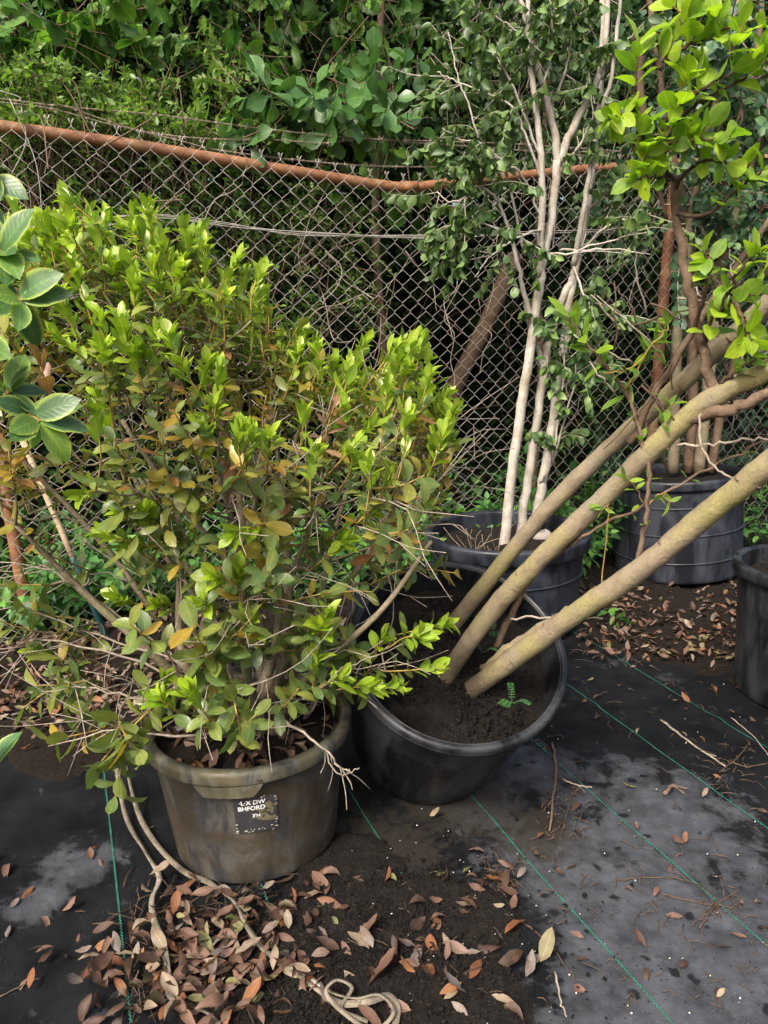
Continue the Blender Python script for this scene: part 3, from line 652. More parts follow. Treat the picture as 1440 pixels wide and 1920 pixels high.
for u, v, Y, du, dv_, L, lime, s in [(450, 1075, 1.42, 0, 1, .10, .9, 1.25), (360, 1170, 1.38, -.2, .6, .12, 0, 1.6), (410, 1190, 1.40, .3, .5, .12, 0, 1.6), (190, 1000, 1.5, -1, .3, .16, .8, 1.1), (235, 1020, 1.52, -.5, .5, .1, .3, 1.2), (500, 925, 1.45, .2, 1, .14, 0, 1.7), (370, 960, 1.5, 0, 1, .1, .9, 1), (855, 1075, 1.6, 1, .1, .15, .1, 1.2), (780, 1060, 1.58, .7, .4, .12, .6, 1), (705, 1290, 1.48, .6, .2, .14, .9, 1.2), (590, 1230, 1.46, .1, 1, .1, .9, 1.2), (560, 1290, 1.45, .3, .4, .1, .5, 1.2), (835, 1170, 1.55, .8, .3, .14, .8, 1.1), (720, 1195, 1.55, .3, .8, .12, .6, 1.1), (745, 1290, 1.5, .7, .1, .12, .4, 1.1), (820, 1250, 1.52, .8, .2, .12, .8, 1), (650, 1010, 1.5, .6, .6, .12, .7, 1.1), (700, 960, 1.55, .7, .5, .14, .8, 1), (800, 950, 1.65, .9, .4, .14, .8, 1), (180, 1440, 1.36, -.5, -.5, .16, 0, 1.7), (215, 1500, 1.34, -.1, -.8, .12, 0, 1.6), (90, 1390, 1.42, -.9, -.1, .14, 0, 1.4), (150, 1330, 1.46, -.5, .4, .1, .2, 1.3), (300, 1310, 1.40, -.3, .4, .1, .2, 1.2), (360, 1360, 1.36, -.2, .1, .1, 0, 1.3), (450, 1370, 1.34, .1, -.2, .1, 0, 1.3), (480, 1340, 1.36, .3, .3, .1, .1, 1.3), (110, 1230, 1.5, -.2, .8, .12, 0, 1.4), (40, 1330, 1.5, -.8, -.2, .12, 0, 1.3), (270, 1420, 1.32, .3, -.3, .1, 0, 1.5), (380, 1300, 1.42, 0, .8, .1, .1, 1.1), (530, 1090, 1.44, .6, .6, .12, .3, 1.2), (620, 1110, 1.46, .8, .3, .12, .5, 1.1), (585, 1190, 1.5, .6, .4, .1, .5, 1.1), (700, 1110, 1.5, .8, .2, .13, .3, 1.1), (320, 1030, 1.46, -.3, .7, .12, .5, 1.1), (270, 960, 1.5, -.3, .9, .12, .2, 1.2), (420, 1010, 1.44, .1, .9, .12, .1, 1.3), (30, 1150, 1.55, -.9, .2, .14, 0, 1.3), (640, 1270, 1.46, .5, .4, .1, .7, 1.1), (470, 1160, 1.40, .5, .5, .1, .2, 1.4), (520, 1010, 1.46, .4, .8, .13, .3, 1.2)]:
    d = nz(np.array([du, -.25, dv_])); tips.append((at(u, v, Y), d, L, lime, s))
for i in range(50):
    x = rng.uniform(-.85, .12); z = rng.uniform(.50, .98); y = 1.62 - rng.uniform(.0, .26) * math.sqrt(max(.05, 1 - ((x + .33) / .62) ** 2)) - .05 * rng.random()
    tips.append((np.array([x, y, z]), nz(np.array([(x + .33) * 1.6 + rng.normal() * .3, -.5, .55 + rng.normal() * .3])), rng.uniform(.07, .13), .35, rng.uniform(1.0, 1.3)))
tips.sort(key=lambda t: np.linalg.norm((t[0] - SO) * [1, 1, .8]))
tw_old, tw_new = MB(), MB()
for p, d, L, lime, s in tips:
    base = p - d * L; N_ = np.array(nodes); dd = np.linalg.norm(N_ - base, axis=1) + 1.6 * np.maximum(0, N_[:, 2] - base[2] + .02)
    j = int(dd.argmin()); a = N_[j]; mid = (a + base) / 2 + rng.normal(size=3) * .012 + np.array([0, 0, -.008])
    dist = np.linalg.norm(a - base)
    if dist > .012:
        P = smooth_path([a, mid, base], 4); tube(tw_old, P, np.linspace(min(nrad[j] * .8, .0042), .0022, len(P)), 5, cap=False)
        for q in P[4:]: nodes.append(q); nrad.append(.0028)
    nodes.append(base); nrad.append(.0022)
    P = smooth_path([base, base + d * L * .5 + rng.normal(size=3) * .006, p], 3); tube(tw_new, P, np.linspace(.0022, .0013, len(P)), 5)
    nl = int(7 + L * 38); a0 = rng.uniform(0, 6.28); age = rng.random()
    hv = (p[2] - .75) / .75
    dead = rng.random() < .018 and p[1] < 1.7
    isl = rng.random() < lime
    for k in range(nl):
        f = (k + .5) / nl; q, tdir = along(P, .02 + .97 * f); a0 += 2.4 + rng.normal() * .25
        rad_ = around(tdir, a0); new = isl and f > .42
        al = R(24 + 12 * rng.normal()) if new else R(78 - 25 * f + 10 * rng.normal())
        ld = nz(tdir * math.cos(al) + rad_ * math.sin(al) + (np.array([0, 0, -.10]) if not new else 0))
        nn = nz(tdir * math.sin(al) - rad_ * math.cos(al) + rng.normal(size=3) * .22 + np.array([0, 0, .35]))
        if new: sz = rng.uniform(.030, .046) * (.75 + .5 * (1 - abs(f - .75) * 2)) * s; ti = rng.uniform(.82, 1.0) - .06 * (1 - f)
        else:
            sz = rng.uniform(.030, .054) * s; x = rng.random()
            ti = rng.uniform(.02, .34) + .08 * age; yp = .46 if noise2(p[0], p[2], 8, 6) > -.25 and .80 < p[2] < 1.32 else .09
            if yp > .2: ti += .06
            if x < yp * (1 - .5 * lime): ti = rng.uniform(.42, .56)
            elif x < yp * 1.25 * (1 - .5 * lime): ti = rng.uniform(.57, .70)
            if s > 1.3 and x > .12: ti = rng.uniform(.15, .40)
        if dead: ti = rng.uniform(.66, .75)
        HL.add(q, ld, nn, sz, ti)
    if isl and not dead:
        for k in range(7):
            a0 += 2.4; td = nz(P[-1] - P[-2]); rad_ = around(td, a0); al = R(10 + 4.5 * (7 - k) + rng.normal() * 5); TL.add(p - td * .004 * (7 - k), nz(td * math.cos(al) + rad_ * math.sin(al)), nz(td * math.sin(al) - rad_ * math.cos(al)), rng.uniform(.026, .042) * s, rng.uniform(.86, 1.))
tw_old.build('branches', M['stem'], shrub)['kind'] = 'stuff'; tw_new.build('young_twigs', M['shoot'], shrub)['kind'] = 'stuff'
dt = MB(); NN = np.array(nodes)
low = NN[(NN[:, 2] < 1.0)]
for i in range(300):
    a = low[rng.integers(len(low))] if i % 5 else SO + np.array([rng.uniform(-.1, .1), rng.uniform(-.1, .1), .0])
    d = nz(np.array([a[0] + .33, a[1] - 1.7, .0]) * 1.5 + rng.normal(size=3) * .55 + np.array([0, 0, .25])); L = rng.uniform(.08, .30)
    P = [a]; 
    for k in range(3): P.append(P[-1] + d * L / 3 + rng.normal(size=3) * L * .06)
    if min(q[2] for q in P) < .42 and max(np.hypot(q[0] + .325, q[1] - 1.68) for q in P) > .2: continue
    P = smooth_path(P, 2); tube(dt, P, np.linspace(.0014, .0007, len(P)), 4)
    if rng.random() < .7:
        q, td = along(P, .55); d2 = nz(td + rv() * .8); tube(dt, [q, q + d2 * L * .35], .0009, 4)
for path in [[(480, 1330, 1.6), (330, 1240, 1.55), (150, 1180, 1.55), (-20, 1110, 1.55)], [(430, 1330, 1.6), (230, 1160, 1.62), (100, 1075, 1.65), (-30, 1050, 1.7)], [(450, 1340, 1.55), (270, 1245, 1.52), (80, 1200, 1.5), (-20, 1190, 1.5)], [(430, 1360, 1.55), (300, 1320, 1.45), (180, 1290, 1.42), (60, 1300, 1.4)], [(440, 1330, 1.6), (380, 1180, 1.6), (240, 1090, 1.65), (150, 1080, 1.7), (20, 1150, 1.7)], [(480, 1350, 1.5), (350, 1380, 1.4), (220, 1370, 1.38), (90, 1400, 1.4)], [(520, 1345, 1.5), (590, 1390, 1.42), (630, 1430, 1.41), (662, 1478, 1.40)], [(630, 1432, 1.41), (650, 1446, 1.40), (676, 1438, 1.395)], [(600, 1400, 1.42), (640, 1455, 1.40), (655, 1440, 1.4)], [(560, 1300, 1.55), (640, 1255, 1.5), (700, 1230, 1.5)]]:
    P = smooth_path([at(*q) for q in path], 5); P += rng.normal(size=P.shape) * .003; eb = MB(); tube(eb, P, np.linspace(.0036 if len(path) > 3 else .002, .0011, len(P)), 5)
    for k in range(4 if len(path) > 3 else 0):
        q, td = along(P, rng.uniform(.4, .95)); d2 = nz(td + rv() * .9); tube(eb, smooth_path([q, q + d2 * .05, q + d2 * .1 + rv() * .015], 2), .0010, 4)
    eb.build('dead_branch', M['dead_twig'], shrub)
dt.build('dead_twigs', M['dead_twig'], shrub)['kind'] = 'stuff'
HL.finish(shrub, 200); TL.finish(shrub, 100, name='new_leaf', rest='new_foliage')
bb = MB(); th = np.linspace(0, np.pi, 7); lathe(bb, [(.0055 * math.sin(a) + 1e-5, .0055 * math.cos(a)) for a in th], 10)
o = bb.build('berry', M['berry'], shrub); o.matrix_basis = Matrix.Translation(Vector(at(427, 778, 1.46)))

# ------------------------------------------------------------------ glossy broad-leaved tree reaching in beside the shrub
mg = thing('broad_leaved_tree', 'glossy dark-green broad-leaved tree whose pale-edged leaves reach in front of the shrub', 'tree', (-1.22, 1.10, .26))
b = MB(); trunkP = smooth_path([(-1.22, 1.10, .24), (-1.20, 1.11, .7), (-1.12, 1.12, 1.1), (-1.05, 1.14, 1.6)], 5); tube(b, trunkP, np.linspace(.016, .008, len(trunkP)), 8); b.build('trunk', M['stem'], mg)
ML = Leaves('magnolia', 'magnolia')
for path, n, dirs in [([(-1.07, 1.13, 1.5), at(-60, 330, 1.15), at(-22, 335, 1.12)], 7, None), ([(-1.1, 1.12, 1.15), at(-40, 520, 1.14), at(2, 470, 1.1)], 9, None), ([(-1.1, 1.12, 1.1), at(-40, 560, 1.12), at(40, 565, 1.06)], 7, None), ([(-1.12, 1.12, 1.05), at(-60, 770, 1.1), at(15, 735, 1.08)], 9, None), ([(-1.12, 1.12, 1.0), at(-40, 760, 1.1), at(75, 790, 1.05)], 8, None), ([(-1.18, 1.11, .75), at(-60, 1440, 1.0), at(-42, 1450, .95)], 5, None), ([(-1.12, 1.12, 1.05), at(-60, 640, 1.1), at(-30, 640, 1.08)], 6, None)]:
    P = smooth_path([np.array(q, float) for q in path], 6); b = MB(); tube(b, P, np.linspace(.005, .0025, len(P)), 6); b.build('branch', M['shoot'], mg)
    a0 = rng.uniform(0, 6)
    for k in range(n):
        f = .72 + .28 * ((k + 1) / n) ** .6; q, td = along(P, f); a0 += 2.4 + rng.normal() * .4; al = R(70 - 30 * (k / n) + rng.normal() * 8)
        rd = around(td, a0); ld = nz(td * math.cos(al) + rd * math.sin(al) + np.array([0, 0, .1])); nn = nz(td * math.sin(al) - rd * math.cos(al) * .6 + np.array([0, 0, .8]) + rng.normal(size=3) * .15)
        ML.add(q, ld, nn, rng.uniform(.055, .080), rng.uniform(.15, .75) if k < n - 2 else rng.uniform(.7, 1))
ML.finish(mg, 300)

# ------------------------------------------------------------------ leaning tree in the tipped pot
lt = thing('leaning_tree', 'three smooth tan trunks leaning steeply out of the tipped pot with bright lime leaves', 'tree', tuple(at(850, 1285, 1.72)))
trunks = {}
_sc = PT + TN * (HT - .095)
def on_soil(u, v):
    r = ray(u, v); o = np.array([0, 0, CH]); return o + r * (((_sc - o) @ TN) / (r @ TN))
for key, path, r0, r1 in [('a', [(838, 1185, 1.88), (880, 1110, 1.84), (1000, 985, 1.73), (1110, 870, 1.66), (1220, 770, 1.58), (1330, 670, 1.50), (1450, 560, 1.42), (1620, 400, 1.32)], .0195, .0175),
                          ('b', [(826, 1285, 1.74), (840, 1262, 1.72), (905, 1168, 1.68), (1010, 1050, 1.60), (1110, 955, 1.54), (1210, 855, 1.47), (1290, 780, 1.42), (1360, 733, 1.38), (1450, 690, 1.34), (1650, 590, 1.25)], .0222, .0185),
                          ('c', [(872, 1302, 1.70), (885, 1290, 1.68), (975, 1226, 1.62), (1090, 1143, 1.52), (1200, 1068, 1.44), (1300, 985, 1.38), (1390, 912, 1.32), (1470, 845, 1.27), (1680, 660, 1.15)], .0228, .0212)]:
    P = [at(*q) for q in path]; Pb = on_soil(*path[0][:2]); P = [Pb - nz(P[2] - Pb) * .06, Pb] + P[2:]; P = smooth_path(P, 8); n = len(P)
    r = np.linspace(r0, r1, n) * (1 + .035 * np.sin(np.arange(n) * .55 + ord(key[0]))) * (1 + .22 * np.exp(-np.arange(n) / 7.)); P = P + rng.normal(size=P.shape) * .0008
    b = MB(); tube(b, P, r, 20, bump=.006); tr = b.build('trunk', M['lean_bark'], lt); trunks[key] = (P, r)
    b = MB()
    for k in range(16):
        q, td = along(P, rng.uniform(.05, .8)); rr = np.interp(rng.random(), [0, 1], [r1, r0]); aa = rng.uniform(0, 6.28); nn = around(td, aa); c = q + nn * r.mean() * .97
        s = perp(nn); s = nz(np.cross(nn, td)); tube(b, smooth_path([c - s * .006 , c + nn * .0022, c + s * .006], 2), .0018, 5)
    b.build('bark_scars', M['brown_bark'], lt)['kind'] = 'stuff'
def limb(root, path, r0, r1, mat, name='branch', sides=8, n=6, jit=.002):
    P = smooth_path([at(*q) for q in path], n); P[1:-1] += rng.normal(size=P[1:-1].shape) * jit
    b = MB(); tube(b, P, np.linspace(r0, r1, len(P)), sides, bump=.04); b.build(name, M[mat], root); return P
def dress(Lv, P, f0, n, size, tint, spread=60, opp=True, droop=0., a0=None, vert=.5):
    a = rng.uniform(0, 6.28) if a0 is None else a0
    for k in range(n):
        f = f0 + (1 - f0) * (k + .5) / n; q, td = along(P, f)
        for s in ((0, math.pi) if opp else (0,)):
            al = R(spread * (1 - .5 * (k / n)) + rng.normal() * 12); rd = around(td, a + s)
            ld = nz(td * math.cos(al) + rd * math.sin(al) + np.array([0, 0, -droop]) + rng.normal(size=3) * .12)
            nn = nz(td * math.sin(al) - rd * math.cos(al) * .5 + np.array([0, 0, vert]) + rng.normal(size=3) * .25)
            Lv.add(q, ld, nn, size * rng.uniform(.75, 1.2), rng.uniform(*tint))
        a += 1.57 if opp else 2.4
BL = Leaves('bright', 'bright'); NL = Leaves('narrow', 'bright')
limb(lt, [(1345, 735, 1.39), (1325, 690, 1.40), (1300, 590, 1.42), (1283, 490, 1.43), (1265, 395, 1.44), (1268, 330, 1.44)], .0105, .0065, 'brown_bark', sides=10)
limb(lt, [(1290, 785, 1.42), (1360, 770, 1.36), (1450, 735, 1.3)], .0125, .009, 'brown_bark', sides=10)
limb(lt, [(1180, 830, 1.5), (1250, 700, 1.48), (1340, 560, 1.46), (1450, 400, 1.44)], .008, .005, 'brown_bark')
fol = [([(1268, 340, 1.44), (1252, 320, 1.42), (1235, 275, 1.40), (1205, 258, 1.38), (1190, 215, 1.36), (1188, 170, 1.36), (1192, 120, 1.36), (1200, 70, 1.36)], .25, 7, .058, .4),
       ([(1235, 275, 1.40), (1242, 240, 1.38), (1285, 186, 1.36), (1335, 155, 1.34), (1450, 96, 1.3)], .3, 5, .056, .4),
       ([(1240, 262, 1.40), (1300, 200, 1.38), (1370, 160, 1.36), (1450, 118, 1.33)], .5, 3, .054, .4),
       ([(1235, 130, 1.36), (1250, 90, 1.36), (1278, 52, 1.35), (1293, -20, 1.34)], .1, 5, .06, .6),
       ([(1240, 115, 1.36), (1300, 80, 1.36), (1355, 55, 1.34), (1460, 25, 1.3)], .2, 6, .06, .6),
       ([(1192, 215, 1.37), (1160, 215, 1.34), (1140, 222, 1.33)], .2, 4, .05, .6),
       ([(1236, 275, 1.40), (1265, 265, 1.36), (1320, 262, 1.34), (1370, 255, 1.32)], .2, 5, .056, .5),
       ([(1258, 335, 1.43), (1230, 332, 1.38), (1190, 335, 1.36)], .3, 4, .052, .5),
       ([(1262, 360, 1.44), (1300, 310, 1.40), (1350, 300, 1.36), (1400, 330, 1.34)], .3, 5, .056, .4),
       ([(1270, 400, 1.43), (1330, 400, 1.40), (1390, 345, 1.36), (1460, 305, 1.32)], .4, 5, .056, .35),
       ([(1310, 660, 1.41), (1335, 600, 1.36), (1380, 565, 1.32), (1460, 545, 1.28)], .15, 7, .056, .4),
       ([(1300, 620, 1.41), (1320, 560, 1.36), (1332, 500, 1.34), (1320, 470, 1.33)], .4, 4, .046, .5),
       ([(1345, 600, 1.36), (1375, 530, 1.32), (1410, 480, 1.30), (1460, 460, 1.28)], .2, 6, .056, .5),
       ([(1380, 570, 1.32), (1395, 610, 1.30), (1410, 640, 1.29)], .2, 3, .056, .5),
       ([(1350, 720, 1.38), (1390, 690, 1.34), (1460, 640, 1.3)], .3, 4, .05, .4)]
for path, f0, n, s, t in fol:
    P = limb(lt, path, .0042, .0018, 'dark_twig', sides=6); dress(BL, P, f0, int(n * 1.5), s * .80, (t - .05, min(1, t + .55)), 65)
for (u, v, Y) in [(1395, 40, 1.3), (1340, 25, 1.32), (1420, 90, 1.3), (1300, 130, 1.35), (1210, 230, 1.36), (1260, 225, 1.35), (1290, 240, 1.36), (1215, 280, 1.37), (1330, 235, 1.34), (1260, 10, 1.35)]:
    p = at(u, v, Y); d = nz(np.array([rng.normal() * .6, -.3, .3 + .4 * rng.random()])); P = np.array([p - d * .05, p - d * .025, p]); b = MB(); tube(b, P, .0015, 5); b.build('branch', M['shoot'], lt); dress(BL, P, .2, 3, .044, (.5, 1.), 60)
suck = [([(1250, 875, 1.50), (1195, 775, 1.5), (1150, 705, 1.48), (1112, 655, 1.47), (1085, 625, 1.46), (1062, 590, 1.46)], .15, 9, .042, .0045),
        ([(1195, 1055, 1.44), (1210, 970, 1.44), (1216, 880, 1.45), (1195, 800, 1.47), (1175, 720, 1.5)], .1, 4, .026, .0055),
        ([(1130, 700, 1.48), (1180, 690, 1.45), (1230, 640, 1.42), (1260, 600, 1.42)], .2, 6, .034, .002),
        ([(1170, 735, 1.49), (1210, 670, 1.45), (1240, 640, 1.44)], .3, 5, .034, .002),
        ([(1235, 820, 1.47), (1245, 780, 1.44), (1262, 755, 1.42)], .2, 4, .03, .002),
        ([(1065, 1025, 1.58), (1130, 985, 1.52), (1210, 945, 1.48), (1290, 900, 1.45), (1360, 862, 1.42), (1460, 815, 1.38)], .2, 3, .020, .0038),
        ([(1120, 1140, 1.52), (1140, 960, 1.5), (1130, 955, 1.5)], .8, 2, .022, .0015),
        ([(1212, 950, 1.45), (1240, 925, 1.42), (1255, 945, 1.41)], .2, 3, .026, .0015), ([(1210, 945, 1.45), (1185, 905, 1.43), (1170, 895, 1.42)], .2, 3, .026, .0015)]
for path, f0, n, s, r in suck:
    P = limb(lt, path, r, r * .5, 'brown_bark' if r > .003 else 'shoot', sides=6); dress(NL, P, f0, n, s * 1.25, (.15, .7), 60)
limb(lt, [(930, 1215, 1.72), (960, 1150, 1.68), (1000, 1075, 1.64), (1040, 1040, 1.61), (1080, 1008, 1.58)], .009, .007, 'brown_bark')
limb(lt, [(958, 1160, 1.66), (1040, 1158, 1.6), (1130, 1160, 1.55)], .003, .002, 'dead_twig', sides=6)
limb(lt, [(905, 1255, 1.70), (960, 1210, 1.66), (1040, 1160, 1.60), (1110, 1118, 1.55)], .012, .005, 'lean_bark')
limb(lt, [(1325, 740, 1.40), (1312, 820, 1.38), (1345, 880, 1.36), (1390, 900, 1.35), (1460, 905, 1.34)], .0025, .0018, 'dead_twig', sides=6)
limb(lt, [(1270, 835, 1.43), (1340, 832, 1.40), (1400, 825, 1.38), (1460, 822, 1.36)], .0028, .002, 'dead_twig', sides=6)
for k in range(26):
    u, v = rng.uniform(1150, 1400), rng.uniform(520, 760); Y = rng.uniform(1.4, 1.55); du, dv_ = rng.normal() * 70, rng.normal() * 70 - 30
    limb(lt, [(u, v, Y), (u + du * .5 + rng.normal() * 12, v + dv_ * .5, Y - .02), (u + du, v + dv_, Y)], .0022, .001, 'dead_twig' if k % 2 else 'dark_twig', 'twig', 5, 4)
BL.finish(lt, 220); NL.finish(lt, 80, name='narrow_leaf')

# ------------------------------------------------------------------ pale-trunked tree in the wide pot
bt = thing('pale_trunk_tree', 'three slender pale grey trunks with drooping small leaves rising from the wide pot', 'tree', (.521, 3.066, .34))
DL = Leaves('droop', 'droop'); YB = 3.07
skel = []
for path, r0, r1 in [([(943, 1040, 3.0), (958, 900, 3.02), (975, 780, 3.04), (993, 660, 3.05), (1008, 560, 3.06), (1020, 480, 3.06), (1035, 400, 3.06), (1046, 300, 3.06)], .0215, .0155),
                     ([(1046, 305, 3.06), (1038, 240, 3.06), (1018, 160, 3.06), (1000, 90, 3.06), (990, 40, 3.07), (968, -20, 3.08)], .015, .007),
                     ([(1046, 305, 3.06), (1070, 250, 3.08), (1095, 200, 3.1), (1120, 150, 3.12), (1135, 90, 3.14), (1140, -20, 3.15)], .016, .009),
                     ([(1012, 520, 3.06), (1016, 420, 3.02), (1016, 320, 3.0), (1010, 240, 3.0), (996, 130, 3.0), (990, 40, 3.0), (992, -20, 3.0)], .014, .008),
                     ([(1000, 610, 3.05), (985, 560, 3.03), (972, 500, 3.02), (955, 430, 3.0), (935, 380, 2.98)], .011, .005),
                     ([(972, 1020, 3.06), (990, 900, 3.08), (1005, 800, 3.1), (1020, 700, 3.12), (1030, 640, 3.14), (1052, 570, 3.16), (1080, 510, 3.18)], .0195, .0145),
                     ([(1020, 700, 3.12), (1006, 650, 3.1), (990, 600, 3.08), (985, 560, 3.08)], .012, .006),
                     ([(1000, 1000, 3.1), (1022, 880, 3.12), (1040, 770, 3.14), (1055, 660, 3.16), (1068, 560, 3.17), (1085, 470, 3.18), (1100, 390, 3.2), (1112, 290, 3.2), (1125, 180, 3.2), (1130, 60, 3.2), (1132, -20, 3.2)], .0212, .0105),
                     ([(1075, 500, 3.17), (1090, 420, 3.12), (1105, 330, 3.1), (1120, 240, 3.08), (1150, 120, 3.05), (1165, -20, 3.05)], .012, .006)]:
    skel.append(limb(bt, path, r0, r1, 'grey_bark', 'trunk' if r0 > .019 else 'branch', 12))
sideb = [[(1014, 300, 3.0), (970, 180, 2.98), (930, 110, 2.97), (890, 60, 2.96), (850, 10, 2.95)], [(1016, 340, 3.0), (985, 250, 2.97), (960, 200, 2.96), (900, 170, 2.95), (850, 150, 2.95), (820, 135, 2.95)], [(1015, 410, 3.02), (980, 330, 2.98), (940, 300, 2.96), (900, 270, 2.95), (860, 260, 2.94), (830, 240, 2.94)], [(985, 480, 3.02), (950, 330, 2.96), (930, 290, 2.95), (895, 270, 2.94)], [(960, 450, 3.0), (920, 330, 2.97), (905, 300, 2.96), (880, 200, 2.95), (860, 150, 2.95), (840, 60, 2.96)], [(935, 380, 2.98), (900, 350, 2.96), (850, 380, 2.94), (820, 360, 2.94)], [(950, 440, 3.0), (900, 420, 2.95), (860, 450, 2.93)], [(1016, 430, 3.02), (985, 440, 2.95), (930, 470, 2.93), (890, 520, 2.92)],
         [(1050, 470, 3.1), (1100, 470, 3.0), (1160, 468, 2.95), (1222, 478, 2.95)], [(1000, 470, 3.04), (1060, 475, 2.9), (1130, 455, 2.88), (1212, 436, 2.86)], [(1040, 320, 3.06), (1080, 280, 3.05), (1110, 220, 3.02), (1100, 120, 3.0)], [(1030, 220, 3.06), (1060, 130, 3.04), (1075, 60, 3.02), (1090, -10, 3.0)], [(1010, 200, 3.0), (1030, 120, 2.98), (1035, 40, 2.97), (1030, -20, 2.97)], [(1085, 480, 3.18), (1130, 430, 3.1), (1180, 410, 3.05), (1220, 400, 3.0)], [(1100, 400, 3.2), (1150, 350, 3.12), (1190, 330, 3.08)], [(1060, 650, 3.16), (1090, 600, 3.1), (1130, 590, 3.05)], [(1062, 720, 3.16), (1090, 700, 3.1), (1105, 690, 3.05)], [(1075, 500, 3.16), (1100, 560, 3.05), (1130, 570, 3.0)], [(1010, 110, 3.06), (970, 60, 3.05), (930, 30, 3.03)], [(1125, 150, 3.2), (1160, 100, 3.1), (1190, 60, 3.05)], [(1012, 905, 3.1), (1035, 870, 3.05), (1055, 800, 3.02), (1080, 700, 3.0), (1090, 600, 3.0)], [(1035, 870, 3.05), (1048, 780, 3.02), (1058, 690, 3.01), (1056, 600, 3.0)]]
for k, path in enumerate(sideb):
    P = limb(bt, path, .0055, .002, 'grey_bark', 'branch', 6, 6, .0025)
    for j in range(9 if k not in (8, 9) else 2):
        q, td = along(P, rng.uniform(.25, 1)); d = nz(td * .6 + rv() * .8 + np.array([0, 0, -.05])); L = rng.uniform(.08, .26)
        T = smooth_path([q, q + d * L * .5 + rng.normal(size=3) * .015, q + d * L + np.array([0, 0, -.03])], 3); b = MB(); tube(b, T, np.linspace(.0020, .0009, len(T)), 4)
        b.build('twig', M['dead_twig' if j % 2 else 'grey_bark'], bt)
        if k not in (8, 9): dress(DL, T, .15, int(3 + L * 22), .046, (.2, 1.), 50, True, .9, None, .1)
DL.finish(bt, 300, 8)

# ------------------------------------------------------------------ many-stemmed tree in the ribbed pot
rt = thing('multi_stem_tree', 'tangled brown-stemmed tree with round blue-green leaves growing from the banded pot', 'tree', (1.48, 3.76, .45))
RL = Leaves('round', 'round'); ends_ = []
for path, r0, r1 in [([(1262, 885, 3.74), (1264, 760, 3.72), (1272, 620, 3.7), (1290, 480, 3.65), (1300, 380, 3.6), (1330, 250, 3.55), (1360, 120, 3.5), (1390, -30, 3.5)], .028, .012), ([(1290, 885, 3.8), (1300, 760, 3.8), (1296, 640, 3.78), (1300, 520, 3.76), (1285, 400, 3.72), (1255, 250, 3.7), (1230, 100, 3.66), (1215, -30, 3.66)], .026, .012), ([(1310, 885, 3.76), (1325, 740, 3.74), (1345, 600, 3.7), (1362, 470, 3.66), (1400, 340, 3.6), (1450, 200, 3.56)], .030, .016), ([(1330, 885, 3.86), (1355, 760, 3.86), (1390, 640, 3.84), (1440, 500, 3.8)], .024, .016), ([(1362, 470, 3.66), (1352, 400, 3.66), (1380, 250, 3.66), (1420, 100, 3.64), (1430, -30, 3.64)], .020, .010), ([(1296, 640, 3.78), (1330, 520, 3.7), (1410, 420, 3.6), (1460, 350, 3.5)], .014, .008), ([(1205, 70, 3.5), (1200, 160, 3.55), (1215, 260, 3.6), (1250, 420, 3.7)], .018, .012)]:
    ends_.append(limb(rt, path, r0, r1, 'stem' if r0 > .027 else 'brown_bark', 'trunk' if r0 > .021 else 'branch', 10))
for k in range(90):
    P0 = ends_[rng.integers(len(ends_))]; q, td = along(P0, rng.uniform(.45, 1)); d = nz(td * .4 + rv() * .9 + np.array([-.1, -.5, .1])); L = rng.uniform(.2, .6)
    T = smooth_path([q, q + d * L * .5 + rng.normal(size=3) * .03, q + d * L + np.array([0, 0, -.03])], 4); b = MB(); tube(b, T, np.linspace(.004, .0014, len(T)), 5); b.build('twig', M['brown_bark' if k % 2 else 'dead_twig'], rt)
    dress(RL, T, .2, int(4 + L * 16), .05, (.05, .9), 65, True, .1, None, .5)
RL.finish(rt, 300, 9)

# ------------------------------------------------------------------ thicket behind the fence
def fpt(s, off, z): return np.array([0, FY0, 0]) + FDIR * s + FNRM * off + np.array([0, 0, z])
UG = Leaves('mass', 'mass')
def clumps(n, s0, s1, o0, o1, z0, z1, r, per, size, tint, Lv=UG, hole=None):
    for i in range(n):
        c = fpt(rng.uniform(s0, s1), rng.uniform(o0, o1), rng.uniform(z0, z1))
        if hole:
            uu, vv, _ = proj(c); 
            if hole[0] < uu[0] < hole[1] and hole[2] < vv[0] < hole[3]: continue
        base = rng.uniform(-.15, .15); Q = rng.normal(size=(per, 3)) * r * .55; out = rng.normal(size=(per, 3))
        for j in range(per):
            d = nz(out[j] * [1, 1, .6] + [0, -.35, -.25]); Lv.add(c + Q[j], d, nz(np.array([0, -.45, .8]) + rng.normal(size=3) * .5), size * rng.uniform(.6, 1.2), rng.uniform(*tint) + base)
clumps(620, -6, 8, 2.6, 5.0, 0, 7.5, .7, 75, .24, (.0, .3)); clumps(520, -9, 11, 5.0, 7.0, 0, 9.0, .9, 60, .42, (.0, .3))  # far leaf walls: low tints put the deep shade into the leaf colour
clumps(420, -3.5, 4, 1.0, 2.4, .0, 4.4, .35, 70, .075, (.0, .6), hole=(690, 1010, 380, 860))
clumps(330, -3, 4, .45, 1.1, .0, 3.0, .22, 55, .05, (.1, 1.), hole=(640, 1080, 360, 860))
clumps(150, -4, 5, -.1, 2.4, 3.0, 4.6, .5, 60, .10, (.1, 1.))  # overhanging canopy, mostly above the view, added to shade the thicket below
ug = thing('thicket', 'deep dark-green thicket of mixed leaves filling the space behind the fence, far leaves coloured darker as shade', 'thicket', tuple(fpt(0, 1.5, 0))); ug['kind'] = 'stuff'
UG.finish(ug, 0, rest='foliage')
b = MB()
